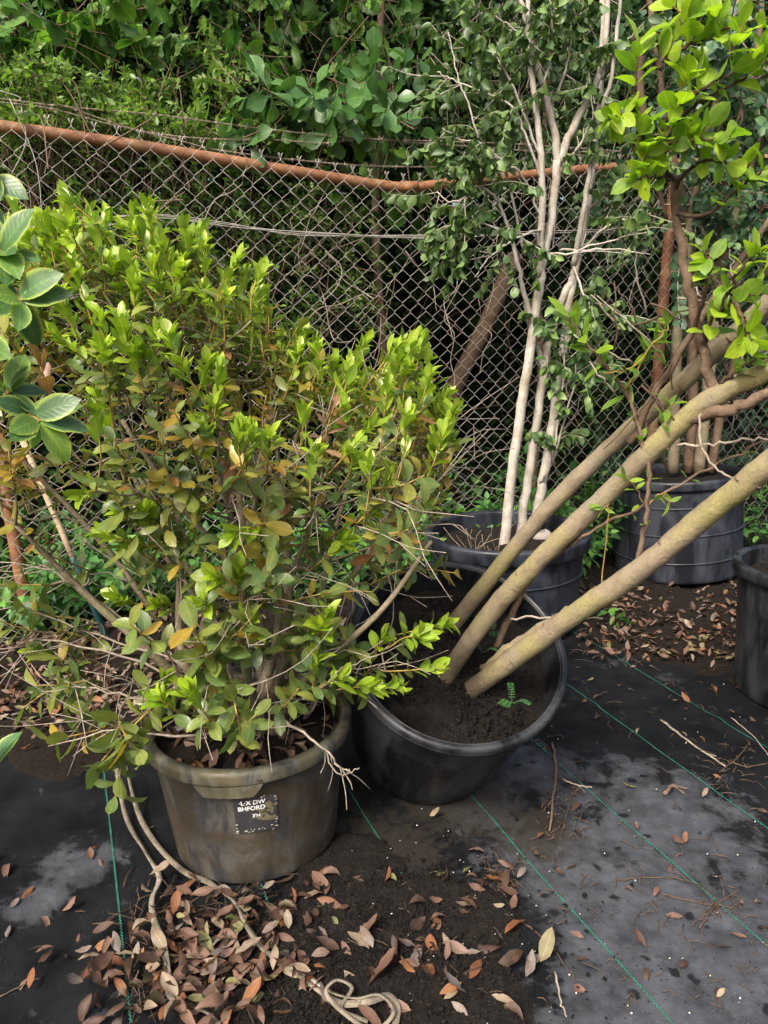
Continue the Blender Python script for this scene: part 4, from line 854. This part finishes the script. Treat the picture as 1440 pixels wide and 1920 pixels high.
for k in range(150):
    p = fpt(rng.uniform(-2.5, 3.5), rng.uniform(.3, 1.6), rng.uniform(0, 2.4)); d = nz(np.array([rng.normal() * .5, rng.normal() * .3, rng.normal() * .6 + .5])); L = rng.uniform(.3, 1.0)
    P = smooth_path([p, p + d * L * .5 + rng.normal(size=3) * .06, p + d * L + rng.normal(size=3) * .05], 4); tube(b, P, np.linspace(.006, .002, len(P)) * rng.uniform(.4, 1.1), 5)
b.build('twigs', M['brown_bark'], ug)['kind'] = 'stuff'
tk = thing('leaning_log', 'grey-brown trunk slanting in the dark gap behind the chain link', 'trunk', tuple(on_fence(840, 760, .6) * [1, 1, 0]))
b = MB(); P = smooth_path([on_fence(820, 800, .65) , on_fence(870, 690, .6), on_fence(915, 600, .58), on_fence(965, 480, .6)], 6); P[0][2] = max(P[0][2], .0); P = np.vstack([[P[0] + (P[0] - P[6]) * 1.6], P]); tube(b, P, .045, 12, bump=.05); b.build('bark', M['brown_bark'], tk)
for (u, h) in [(712, .5), (1010, .9)]:
    p = on_fence(u, 600, h); t_ = thing('sapling_trunk', 'thin dark upright trunk standing in the shade behind the mesh' if u < 800 else 'dark slender trunk behind the fence between the pale trunks', 'trunk', (p[0], p[1], 0)); b = MB(); P = smooth_path([(p[0], p[1], -.03), (p[0] + .03, p[1], .9), (p[0] - .02, p[1] + .05, 1.8), (p[0] + .04, p[1] + .1, 3.4)], 5); tube(b, P, np.linspace(.028, .016, len(P)), 9); b.build('bark', M['brown_bark'], t_)

def sprayed(name, label, cat, loc, Lv, tips_, L, spacing, size, tint, mat='brown_bark', spread=65, top=300, droop=0., opp=True, minpx=10, group=None):
    root = thing(name, label, cat, loc, group=group); b = MB(); base = np.array(loc, float)
    for p, d in tips_:
        p = np.array(p, float); d = nz(np.array(d, float)); LL = L * rng.uniform(.6, 1.3)
        a = p - d * LL; c = a + nz(nz(base + np.array([0, 0, max(.15, (p[2] - base[2]) * .5)]) - a) + rng.normal(size=3) * .5) * .22
        P = smooth_path([c, a, a + d * LL * .5 + rng.normal(size=3) * LL * .06, p], 4); tube(b, P, np.linspace(.0026, .0009, len(P)), 4, cap=False)
        Q = P[4:]; dress(Lv, Q, .02, max(2, int(LL / spacing)), size, tint, spread, opp, droop)
    b.build('branches', M[mat], root)['kind'] = 'stuff'; Lv.finish(root, top, minpx); return root
def tips_in(rects, dirf):
    T = []
    for u0, u1, v0, v1, n, o0, o1 in rects:
        for i in range(n): T.append((on_fence(rng.uniform(u0, u1), rng.uniform(v0, v1), rng.uniform(o0, o1)), dirf()))
    return T
up = lambda: (rng.normal() * .55, rng.normal() * .4 - .35, rng.uniform(.0, 1))
sprayed('privet_shrub', 'pale green small-leaved privet arching over the barbed wire above the rail', 'shrub', tuple(fpt(-1.3, .3, 0)), Leaves('privet', 'privet'), tips_in([(-60, 110, 70, 230, 80, .02, .4), (90, 240, 110, 230, 54, .02, .4), (220, 430, 140, 240, 70, .04, .4), (330, 400, 20, 120, 6, .1, .3), (380, 420, 90, 150, 4, .1, .2)], up), .22, .017, .034, (.55, 1.0), minpx=9)
sprayed('privet_shrub', 'darker small-leaved privet pressing against the mesh below the rail', 'shrub', tuple(fpt(-.7, .35, 0)), Leaves('privet', 'privet'), tips_in([(100, 480, 300, 520, 120, .03, .3), (330, 680, 330, 620, 140, .04, .4), (-60, 160, 280, 480, 30, .1, .4)], up), .2, .018, .032, (.2, .9), minpx=9)
side = lambda: (rng.normal() * .8, -.3 + rng.normal() * .3, -.2 + rng.normal() * .5)
sprayed('grape_vine', 'wild grape vine with broad toothed leaves hanging over the top of the privet', 'vine', tuple(fpt(-1.0, .5, 0)), Leaves('grape', 'grape'), tips_in([(-60, 380, -40, 100, 56, .12, .6)], side), .28, .045, .066, (.25, .95), 'brown_bark', 80, 300, .7, False)
sprayed('grape_vine', 'wild grape vine of heart-shaped leaves scattered round the oak sapling', 'vine', tuple(fpt(.1, .5, 0)), Leaves('grape', 'grape'), tips_in([(400, 800, -40, 130, 30, .15, .6), (500, 760, 120, 340, 22, .06, .4), (720, 800, 330, 480, 5, .1, .3), (420, 520, 190, 260, 4, .05, .2)], side), .26, .05, .068, (.2, 1.), 'brown_bark', 80, 300, .7, False)
OL = Leaves('oak', 'oak'); oakt = tips_in([(455, 520, 140, 200, 4, -.02, .06), (560, 600, 150, 200, 2, -.02, .06), (590, 670, 180, 250, 5, -.02, .05), (430, 480, 250, 290, 3, .0, .06), (680, 730, 110, 160, 3, .0, .1), (720, 820, 180, 260, 5, .0, .1), (760, 800, 90, 160, 2, .05, .2)], lambda: (rng.normal() * .6, -.7, rng.normal() * .5))
sprayed('oak_sapling', 'oak sapling with glossy spoon-shaped leaves fanned above the barbed wire', 'sapling', tuple(fpt(-.1, .3, 0)), OL, oakt, .07, .010, .125, (.3, 1.), 'brown_bark', 85, 300, .1, False)
sprayed('climbing_vine', 'dark small-leaved climber hanging over the fence behind the pale trunks', 'vine', tuple(fpt(.7, .4, 0)), Leaves('droop', 'droop'), tips_in([(820, 1120, 0, 330, 110, .05, .5), (1080, 1260, 60, 520, 60, .05, .4), (840, 980, 330, 420, 12, .0, .2)], lambda: (rng.normal() * .6, -.4, -.5 + rng.normal() * .4)), .25, .028, .045, (.0, .7), 'dead_twig', 60, 300, .7)
sprayed('leafy_shrub', 'round-leaved shrub crowding the fence beyond the post and the banded pot', 'shrub', tuple(fpt(2.1, .4, 0)), Leaves('round', 'round'), tips_in([(1240, 1500, 40, 520, 120, .05, .6), (1100, 1480, 760, 900, 40, -.05, .3), (1300, 1500, 500, 760, 40, .1, .4)], up), .28, .03, .052, (.0, .7), 'brown_bark', 65, 300, .1)

# weeds along the fence foot
def weed(u, v, Y, n, h, size, label, spread=1., kind='weed', tint=(.3, .9), group=None):
    g = on_z(u, v); g = at(u, v, Y); base = np.array([g[0], g[1], .0]); root = thing('weed', label, 'weed', tuple(base), group=group); Lv = Leaves(kind, 'weed'); b = MB()
    for k in range(n):
        d = np.array([rng.normal() * .45 * spread, rng.normal() * .35 * spread - .1, 1.]); hh = h * rng.uniform(.5, 1.1); top = base + nz(d) * hh
        P = smooth_path([base + rng.normal(size=3) * [.05, .05, 0] * spread, (base + top) / 2 + rng.normal(size=3) * .02, top], 4); tube(b, P, np.linspace(.0025, .0012, len(P)), 4)
        dress(Lv, P, .25, max(2, int(hh / .045)), size, tint, 75, True, .15)
    b.build('stem', M['weed'], root); Lv.finish(root, 50, 18)
W = [(900, 930, 3.62, 9, .34, .085, 'broad oval-leaved weed clump behind the wide black pot'), (850, 900, 3.68, 9, .44, .06, 'thin-stemmed green weed rising against the mesh above the wide pot'), (940, 880, 3.75, 8, .62, .06, 'tall narrow weed growing up between the fence and the pale trunks'), (1010, 850, 3.85, 8, .7, .06, 'leafy weed climbing the mesh behind the pale trunks'), (1100, 900, 3.85, 10, .5, .06, 'green weed patch between the wide pot and the banded pot'), (1160, 880, 4.0, 9, .5, .06, 'low green weeds against the fence beside the banded pot'), (1420, 900, 4.15, 9, .5, .06, 'weeds rising behind the banded pot at the fence'), (1430, 980, 3.6, 4, .16, .05, 'small green seedling on the earth beside the banded pot'), (1168, 1120, 3.0, 3, .12, .05, 'little weed sprouting from the litter in front of the banded pot')]
W += [(860, 950, 3.55, 14, .40, .075, 'bright broad-leaved weed touching the back rim of the wide pot', 1.2, 'weed', (.5, 1.)), (925, 940, 3.58, 14, .52, .065, 'bright upright weed between the wide pot and the mesh', 1.2, 'weed', (.5, 1.)), (800, 960, 3.45, 14, .36, .07, 'bright low weed between the shrub and the wide pot', 1.2, 'weed', (.45, 1.)), (1060, 930, 3.6, 10, .42, .06, 'fresh green weed just behind the pale trunks', 1.2, 'weed', (.5, 1.))]
for q in W: weed(*q)
for i, (u, Y) in enumerate([(-60, 2.78), (30, 2.80), (90, 2.86), (150, 2.9), (210, 2.95), (270, 3.0), (330, 3.06), (400, 3.12), (480, 3.2), (560, 3.26), (640, 3.32), (720, 3.4), (790, 3.5)]):
    where = 'beside the leaning rusty post' if i < 3 else 'behind the green stake' if i < 6 else 'behind the shrub stems' if i < 10 else 'behind the tipped pot'
    weed(u, 1150, Y + .12, 11, .36 + .1 * (i % 3), .06, 'knee-high leafy weed at the foot of the mesh ' + where, 1.3, group='weeds at the mesh ' + where, tint=(.25, .95))
gl = thing('grass_tuft', 'tuft of long green grass blades behind the pale trunks', 'grass', tuple(on_fence(975, 940, -.15) * [1, 1, 0])); Lv = Leaves('grass', 'weed')
for k in range(40):
    p = on_fence(rng.uniform(930, 1010), 900, -.12) * [1, 1, 0]; Lv.add(p + rng.normal(size=3) * [.05, .04, 0], nz(np.array([rng.normal() * .25, rng.normal() * .2, 1])), rv(), rng.uniform(.3, .6), rng.uniform(.3, .8))
Lv.finish(gl, 300, name='blade')
def pinnate(u, v, Y, n, L, label, soilz=None):
    p = at(u, v, Y); root = thing('seedling', label, 'seedling', tuple(p)); Lv = Leaves('privet', 'weed'); b = MB()
    for k in range(n):
        a = rng.uniform(0, 6.28); d = nz(np.array([math.cos(a), math.sin(a) - .4, .45])); T = smooth_path([p, p + d * L * .5 + [0, 0, .01], p + d * L], 5); tube(b, T, .0011, 4)
        for j in range(9):
            q, td = along(T, .2 + .78 * j / 9); s_ = nz(np.cross(td, [0, 0, 1]))
            for sg in (-1, 1): Lv.add(q, nz(s_ * sg + td * .35), np.array([0, -.2, 1.]) + rng.normal(size=3) * .1, L * .17, rng.uniform(.1, .5))
    b.build('stem', M['weed'], root); Lv.finish(root, 300, 6)
pinnate(925, 1190, 1.76, 4, .05, 'fern-like seedling beside the thin brown sucker in the tipped pot'); pinnate(960, 1320, 1.60, 4, .055, 'fern-like seedling near the low edge of the tipped pot soil'); pinnate(905, 1225, 1.72, 3, .045, 'fern-like seedling between the leaning trunks')
dg = thing('dry_grass', 'wispy straw-coloured dead grass in the wide black pot', 'grass', (.42, 2.98, .34)); b = MB()
for k in range(18):
    p = np.array([rng.uniform(.27, .5), rng.uniform(2.85, 3.0), .335]); d = nz(np.array([rng.normal() * .7, rng.normal() * .4, 1])); L = rng.uniform(.05, .17); T = smooth_path([p, p + d * L * .6, p + d * L + rv() * .02], 3); tube(b, T, .0009, 4)
b.build('blades', M['stake_w'], dg)['kind'] = 'stuff'
def rock(name, label, loc, r, mat):
    b = MB(); th = np.linspace(0, np.pi, 11); ph = np.linspace(0, 2 * np.pi, 17); T, Pp = np.meshgrid(th, ph, indexing='ij'); q = 1 + .16 * np.sin(2.3 * np.cos(Pp) + 3 * T) + .10 * np.cos(3 * np.sin(Pp) + 2 * T)
    grid(b, r[0] * q * np.sin(T) * np.cos(Pp), r[1] * q * np.sin(T) * np.sin(Pp), r[2] * q * np.cos(T)); o = b.build(name, mat); o.location = loc; tag(o, label, 'stone')
rock('stone', 'grey stone lying on the soil among the pale trunks in the wide pot', tuple(on_z(1020, 1012, .36)), (.055, .045, .04), M['stone'])

# ------------------------------------------------------------------ stake and straps
a, c, e = on_z(216, 1222) + [0, 0, -.03], at(136, 1045, 2.62), at(40, 820, 2.68)
st = thing('garden_stake', 'slim leaning stake, weathered tan above and dark green below, behind the shrub', 'stake', tuple(a))
b = MB(); tube(b, np.linspace(a, c, 5), .0125, 8); b.build('green_lower_part', M['stake_g'], st)
b = MB(); tube(b, np.linspace(c - (c - a) * .02, e, 6), .0115, 8, bump=.04); b.build('tan_upper_part', M['stake_w'], st)
p = at(152, 1100, 2.60); b = MB(); tube(b, [p - [0, .014, .012], p - [0, .014, -.012]], .008, 4, flat=(1, .2)); b.build('tag', M['white'], st)
def strap(px, label, z0=.012, w=.0062):
    P = smooth_path([on_z(u, v) + [0, 0, cloth_z(*on_z(u, v)[:2]) + z0 + dz] for u, v, dz in px], 10)
    T = np.gradient(P, axis=0); n = len(P); b = MB(); L = np.concatenate([[0], np.cumsum(np.linalg.norm(np.diff(P, axis=0), axis=1))])
    roll = .35 * np.sin(L * 9 + len(px)) + .25 * np.sin(L * 23); V = []
    for i in range(n):
        t = nz(T[i]); s_ = nz(np.cross(t, [0, 0, 1.])); u_ = np.cross(s_, t); s2 = s_ * math.cos(roll[i]) + u_ * math.sin(roll[i]); u2 = np.cross(s2, t)
        for a_, h_ in ((-1, -1), (1, -1), (1, 1), (-1, 1)): V.append(P[i] + s2 * a_ * w + u2 * h_ * .0007 + [0, 0, abs(math.sin(roll[i])) * w * .9])
    V = np.array(V).reshape(n, 4, 3); V = np.concatenate([V, V[:, :1]], 1); grid(b, V[..., 0], V[..., 1], V[..., 2]); b.a[-1][:, 1] = np.repeat(L, 5)
    return tag(b.build('strap', M['strap'], smooth=False), label, 'strap')
strap([(222, 1478, .05), (238, 1545, .01), (275, 1605, 0), (299, 1650, 0), (286, 1700, .012), (290, 1745, .02), (308, 1790, .02), (317, 1850, .018), (322, 1885, .012), (360, 1898, .006), (402, 1915, .0), (430, 1960, 0)], 'dirty beige woven strap running down through the leaf heap')
strap([(240, 1474, .05), (268, 1555, .01), (335, 1632, 0), (395, 1662, 0), (440, 1700, .006), (465, 1755, .014), (500, 1800, .012), (560, 1840, .008), (600, 1868, .006), (640, 1898, .01), (690, 1902, .016), (728, 1890, .014), (745, 1912, .010), (735, 1960, .004)], 'long beige woven strap curving past the stained pot to a loose knot')
strap([(585, 1850, .01), (625, 1878, .012), (668, 1896, .02), (712, 1899, .03), (738, 1925, .02), (700, 1950, .01), (645, 1925, .02), (612, 1893, .03), (632, 1868, .03), (660, 1876, .02), (640, 1912, .015), (690, 1935, .01)], 'tangled loop of beige strap heaped on the dark soil', w=.0036)

# ------------------------------------------------------------------ fallen leaves, twigs, crumbs
HUES = [((.02, .16), 'dark brown'), ((.2, .38), 'mauve-brown'), ((.46, .64), 'rusty orange'), ((.70, .80), 'grey'), ((.84, .90), 'pale tan'), ((.93, .97), 'olive')]
HW = [.30, .27, .14, .14, .10, .05]
litter = []
def drop(P, size, area, tilt=.35, hue=None):
    h = hue if hue is not None else rng.choice(6, p=HW); a = rng.uniform(0, 6.28); d = nz(np.array([math.cos(a), math.sin(a), rng.normal() * tilt * .6])); n = nz(np.array([rng.normal() * tilt, rng.normal() * tilt, 1]))
    litter.append((np.array(P), d, n, size, rng.uniform(*HUES[h][0]), rng.integers(8), h, area))
def zone(n, u, v, su, sv, size, area, tilt=.35, pile=0., zb=0., box=False):
    k = 0
    while k < n:
        if box: uu, vv = rng.uniform(u, su), rng.uniform(v, sv)
        else: uu, vv = rng.normal(u, su), rng.normal(v, sv)
        if vv < 1000: continue
        p = on_z(uu, vv); p[2] = float(cloth_z(p[0], p[1])) + .008 + zb + pile * abs(rng.normal()) 
        if np.hypot(*(p[:2] - PF[:2])) < .21: continue
        if np.hypot(p[0] - .18, p[1] - 1.86) < .2: continue
        drop(p, size * rng.uniform(.6, 1.25), area, tilt); k += 1
AREA = ['in the heap beside the beige straps', 'on the dark soil before the stained pot', 'on the open weed cloth', 'on the earth strip by the banded pot', 'lying inside the stained pot', 'on the earth beneath the shrub']
zone(190, 380, 1800, 95, 62, .050, 0, .7, .018, .006); zone(70, 310, 1870, 90, 45, .050, 0, .7, .014, .006); zone(45, 500, 1730, 90, 40, .045, 0, .6, .010, .004)
zone(24, 660, 1830, 90, 55, .055, 1, .6, .004, .010); zone(20, 760, 1700, 120, 60, .042, 1, .45, .0, .010); zone(14, 900, 1800, 70, 60, .055, 1, .5, 0, .01); zone(14, 900, 1660, 40, 30, .045, 1, .4, 0, .01); zone(18, 480, 1690, 80, 25, .05, 1, .4, .003, .012)
zone(40, 1000, 1250, 1440, 1900, .036, 2, .4, 0, 0, True); zone(16, 120, 1650, 110, 90, .04, 2, .4); zone(20, 1180, 1300, 100, 50, .04, 2, .4)
zone(420, 1085, 1095, 1440, 1245, .042, 3, .5, .006, .012, True); zone(120, 1300, 1190, 120, 30, .045, 3, .5, .006, .015)
zone(600, 0, 1170, 420, 1350, .043, 5, .5, .008, .018, True); zone(80, 250, 1230, 120, 40, .05, 5, .5, .008, .02); zone(150, 100, 1345, 100, 32, .046, 5, .5, .006, .015); zone(60, 480, 1190, 80, 20, .05, 5, .5, .01, .02)
for k in range(130):
    a, r = rng.uniform(0, 6.28), .215 * math.sqrt(rng.random()); drop(PF + [r * math.cos(a), r * math.sin(a), HF - .028 + .008 * rng.random() + .016 * (1 - (r / .21) ** 2)], rng.uniform(.035, .06), 4, .5)
for u, v, s, h, ti in [(585, 1645, .085, 1, .2), (795, 1788, .06, 3, .1), (945, 1765, .068, 2, .5), (880, 1850, .06, 2, .5), (1012, 1820, .07, 4, .4), (985, 1848, .055, 3, .5), (905, 1650, .055, 2, .6), (1338, 1786, .045, 0, .2), (805, 1540, .035, 4, .2), (1165, 1475, .045, 5, .3), (610, 1690, .045, 1, .3), (890, 1710, .045, 4, .3), (720, 1665, .04, 2, .6), (478, 1885, .06, 2, .5), (645, 1830, .07, 4, .7), (690, 1860, .085, 1, .6), (560, 1860, .05, 2, .4), (1100, 1288, .03, 5, .4), (830, 1700, .04, 1, .3), (10, 1610, .06, 0, .5), (55, 1865, .04, 2, .4)]:
    p = on_z(u, v); p[2] = cloth_z(p[0], p[1]) + .018; drop(p, s, 1 if u < 960 and v > 1600 else 2, ti, h)
LP = np.array([l[0] for l in litter]); LS = np.array([l[3] for l in litter]); uu, vv, dd = proj(LP); px = LS * FPX / dd
ok = (uu > 5) & (uu < 1435) & (vv < 1912); order = np.argsort(-np.where(ok, px, 0)); quota = [110, 60, 45, 55, 12, 45]; cnt = [0] * 6; chosen = []
for i in order:
    if not ok[i]: continue
    a = litter[i][7]
    if cnt[a] < quota[a] and len(chosen) < 300: cnt[a] += 1; chosen.append(i)
cs = set(chosen); cache = {}; rest = Leaves('dry', 'dry')
for i, (p, d, n, s, ti, v_, h, a) in enumerate(litter):
    if i not in cs: rest.add(p, d, n, s, ti, v_); continue
    tb = int(ti * 24 + .5); k = (v_, tb)
    if k not in cache:
        V, F, A = KIND['dry'][v_]; A = A.copy(); A[:, 2] = tb / 24; b = MB(); b.add(V, F, A); cache[k] = b.mesh('fallen_leaf', M['dry'])
    o = bpy.data.objects.new('fallen_leaf', cache[k]); COL.objects.link(o)
    n2 = nz(n - d * (n @ d)); x = np.cross(d, n2); m = Matrix.Identity(4)
    for r_ in range(3):
        for c_, ax in enumerate((x, d, n2)): m[r_][c_] = ax[r_] * s
        m[r_][3] = p[r_]
    o.matrix_world = m
    tag(o, f'{HUES[h][1]} curled fallen leaf {AREA[a]}', 'leaf', f'{HUES[h][1]} fallen leaves {AREA[a]}')
lr = thing('leaf_litter', 'mat of small mixed brown fallen leaves spread over earth and soil', 'leaf litter', (0, 2, 0)); lr['kind'] = 'stuff'
rest.finish(lr, 0, rest='litter')
TW = [([(1035, 1400), (1042, 1450), (1030, 1560)], .0045, 'brown', 'straight brown twig lying on the cloth beside the tipped pot'), ([(1238, 1355), (1300, 1400), (1360, 1440)], .004, 'dead', 'pale bent twig on the cloth pointing at a tangle of stalks'), ([(1370, 1350), (1410, 1380), (1440, 1420)], .002, 'dead', 'thin pale twig crossing a green stripe'), ([(1040, 1830), (1050, 1880), (1062, 1915)], .0024, 'dead', 'short pale curved twig at the edge of the dark soil'), ([(985, 1740), (1030, 1775), (1065, 1825)], .002, 'brown', 'thin brown pine needle twig near the tan leaf'), ([(1150, 1655), (1210, 1650), (1270, 1652)], .0016, 'brown', 'fine dark stalk lying across a green stripe'), ([(1240, 1680), (1300, 1695), (1380, 1708)], .002, 'brown', 'reddish pine needle on the dusty cloth'), ([(1310, 1745), (1345, 1700), (1390, 1670)], .002, 'brown', 'reddish stalk crossing the pine needle'), ([(1055, 1465), (1080, 1475), (1110, 1480)], .003, 'dead', 'short grey twig touching a green stripe'), ([(1245, 1495), (1260, 1480), (1270, 1485)], .006, 'brown', 'stubby dark twig on a wet spot of cloth'), ([(1370, 1430), (1400, 1440), (1440, 1435)], .0025, 'brown', 'brown twig fanning from the stalk tangle'), ([(1350, 1450), (1385, 1420), (1405, 1395)], .002, 'brown', 'slim twig rising from the stalk tangle'), ([(1195, 1165), (1180, 1120), (1230, 1100), (1275, 1125)], .003, 'dead', 'grey looped twig on the earth before the banded pot'), ([(1080, 1460), (1060, 1540), (1050, 1575)], .0015, 'brown', 'hair-thin dark stalk beside the straight brown twig'), ([(0, 1870), (40, 1850), (80, 1832)], .0018, 'brown', 'thin stalk with a red leaf on the black cloth')]
for path, r, mt, label in TW:
    P = smooth_path([on_z(u, v) for u, v in path], 6); P[:, 2] = [cloth_z(*q[:2]) + r + .003 for q in P]; P[1:-1] += rng.normal(size=P[1:-1].shape) * [.0013, .0013, .0004]
    b = MB(); tube(b, P, np.linspace(r, r * .6, len(P)), 6, bump=.08)
    for k in range(2 if r > .0025 else 0):
        q, td = along(P, rng.uniform(.3, .9)); d2 = nz(td + rv() * [.9, .9, .2]); tube(b, [q, q + d2 * .03], r * .4, 4)
    tag(b.build('fallen_twig', M[('brown_bark' if r > .004 else 'dark_twig') if mt == 'brown' else 'dead_twig']), label, 'twig')
b = MB()
def debris(n, u0, u1, v0, v1, L=.03):
    for k in range(n):
        u, v = rng.uniform(u0, u1), rng.uniform(v0, v1); p = on_z(u, v); p[2] = cloth_z(p[0], p[1]) + .006; a_ = rng.uniform(0, 6.28); d = np.array([math.cos(a_), math.sin(a_), rng.normal() * .12]); l = L * rng.uniform(.4, 1.5)
        tube(b, smooth_path([p, p + d * l * .5 + [0, 0, .003 + rng.random() * .004], p + d * l + rng.normal(size=3) * [.006, .006, 0]], 2), rng.uniform(.0006, .0013), 4)
debris(160, 980, 1440, 1200, 1900); debris(60, 1010, 1100, 1480, 1580, .02); debris(26, 1330, 1420, 1400, 1480, .04); debris(50, 900, 980, 1610, 1670, .03); debris(40, 1200, 1400, 1650, 1740, .04); debris(160, 230, 460, 1660, 1900, .06); debris(120, 480, 950, 1640, 1900); debris(220, 0, 450, 1180, 1400, .07); debris(160, 1080, 1440, 1090, 1260, .05)
tag(b.build('debris', M['dark_twig']), 'fine dry stalks and needles scattered over the cloth', 'debris', kind='stuff')
b = MB()
for k in range(6000):
    if k < 5200: u, v = rng.normal(700, 150), rng.normal(1790, 85)
    else: u, v = rng.uniform(0, 1440), rng.uniform(1250, 1915)
    p = on_z(u, v); p[2] = cloth_z(p[0], p[1]) + (.013 if k < 5200 else .002); s = rng.uniform(.0012, .0035) if k % 6 or k >= 5200 else rng.uniform(.003, .0075)
    if k >= 5200: s *= .6
    V = np.array([(1, 0, 0), (-1, 0, 0), (0, 1, 0), (0, -1, 0), (0, 0, 1), (0, 0, -1)], float) * s * rng.uniform(.6, 1.3, size=(6, 1)) + p
    b.add(V, np.array([(0, 2, 4), (2, 1, 4), (1, 3, 4), (3, 0, 4), (2, 0, 5), (1, 2, 5), (3, 1, 5), (0, 3, 5)]), np.zeros((6, 3)))
tag(b.build('soil_crumbs', M['soil']), 'loose crumbs of soil sprinkled over the cloth', 'soil', kind='stuff')
b = MB()
for k in range(150):
    u, v = (rng.normal(760, 200), rng.normal(1740, 110)) if k % 2 else (rng.uniform(500, 1440), rng.uniform(1250, 1915))
    p = on_z(u, v); p[2] = cloth_z(p[0], p[1]) + .011; s = rng.uniform(.0008, .0026)
    V = np.array([(1, 0, 0), (-1, 0, 0), (0, 1, 0), (0, -1, 0), (0, 0, 1), (0, 0, -1)], float) * s + p
    b.add(V, np.array([(0, 2, 4), (2, 1, 4), (1, 3, 4), (3, 0, 4), (2, 0, 5), (1, 2, 5), (3, 1, 5), (0, 3, 5)]), np.zeros((6, 3)))
tag(b.build('perlite_crumbs', M['perlite']), 'tiny white crumbs sprinkled on the soil', 'crumbs', kind='stuff')

for root, rad0, hz, n in ((pt, .22, HT - .095, 2200), (pe, .22, .41, 600)):
    b = MB()
    for k in range(n):
        a_, r_ = rng.uniform(0, 6.28), rad0 * math.sqrt(rng.random()); p = np.array([r_ * math.cos(a_), r_ * math.sin(a_), hz + .006 * rng.random() + (.040 if root is pt else .018) * (1 - (r_ / rad0) ** 2)]); s = rng.uniform(.0015, .0045) if k % 6 else rng.uniform(.004, .009)
        V = np.array([(1, 0, 0), (-1, 0, 0), (0, 1, 0), (0, -1, 0), (0, 0, 1), (0, 0, -1)], float) * s * rng.uniform(.6, 1.3, size=(6, 1)) + p
        b.add(V, np.array([(0, 2, 4), (2, 1, 4), (1, 3, 4), (3, 0, 4), (2, 0, 5), (1, 2, 5), (3, 1, 5), (0, 3, 5)]), np.zeros((6, 3)))
    b.build('soil_crumbs', M['soil'], root, world=False)['kind'] = 'stuff'
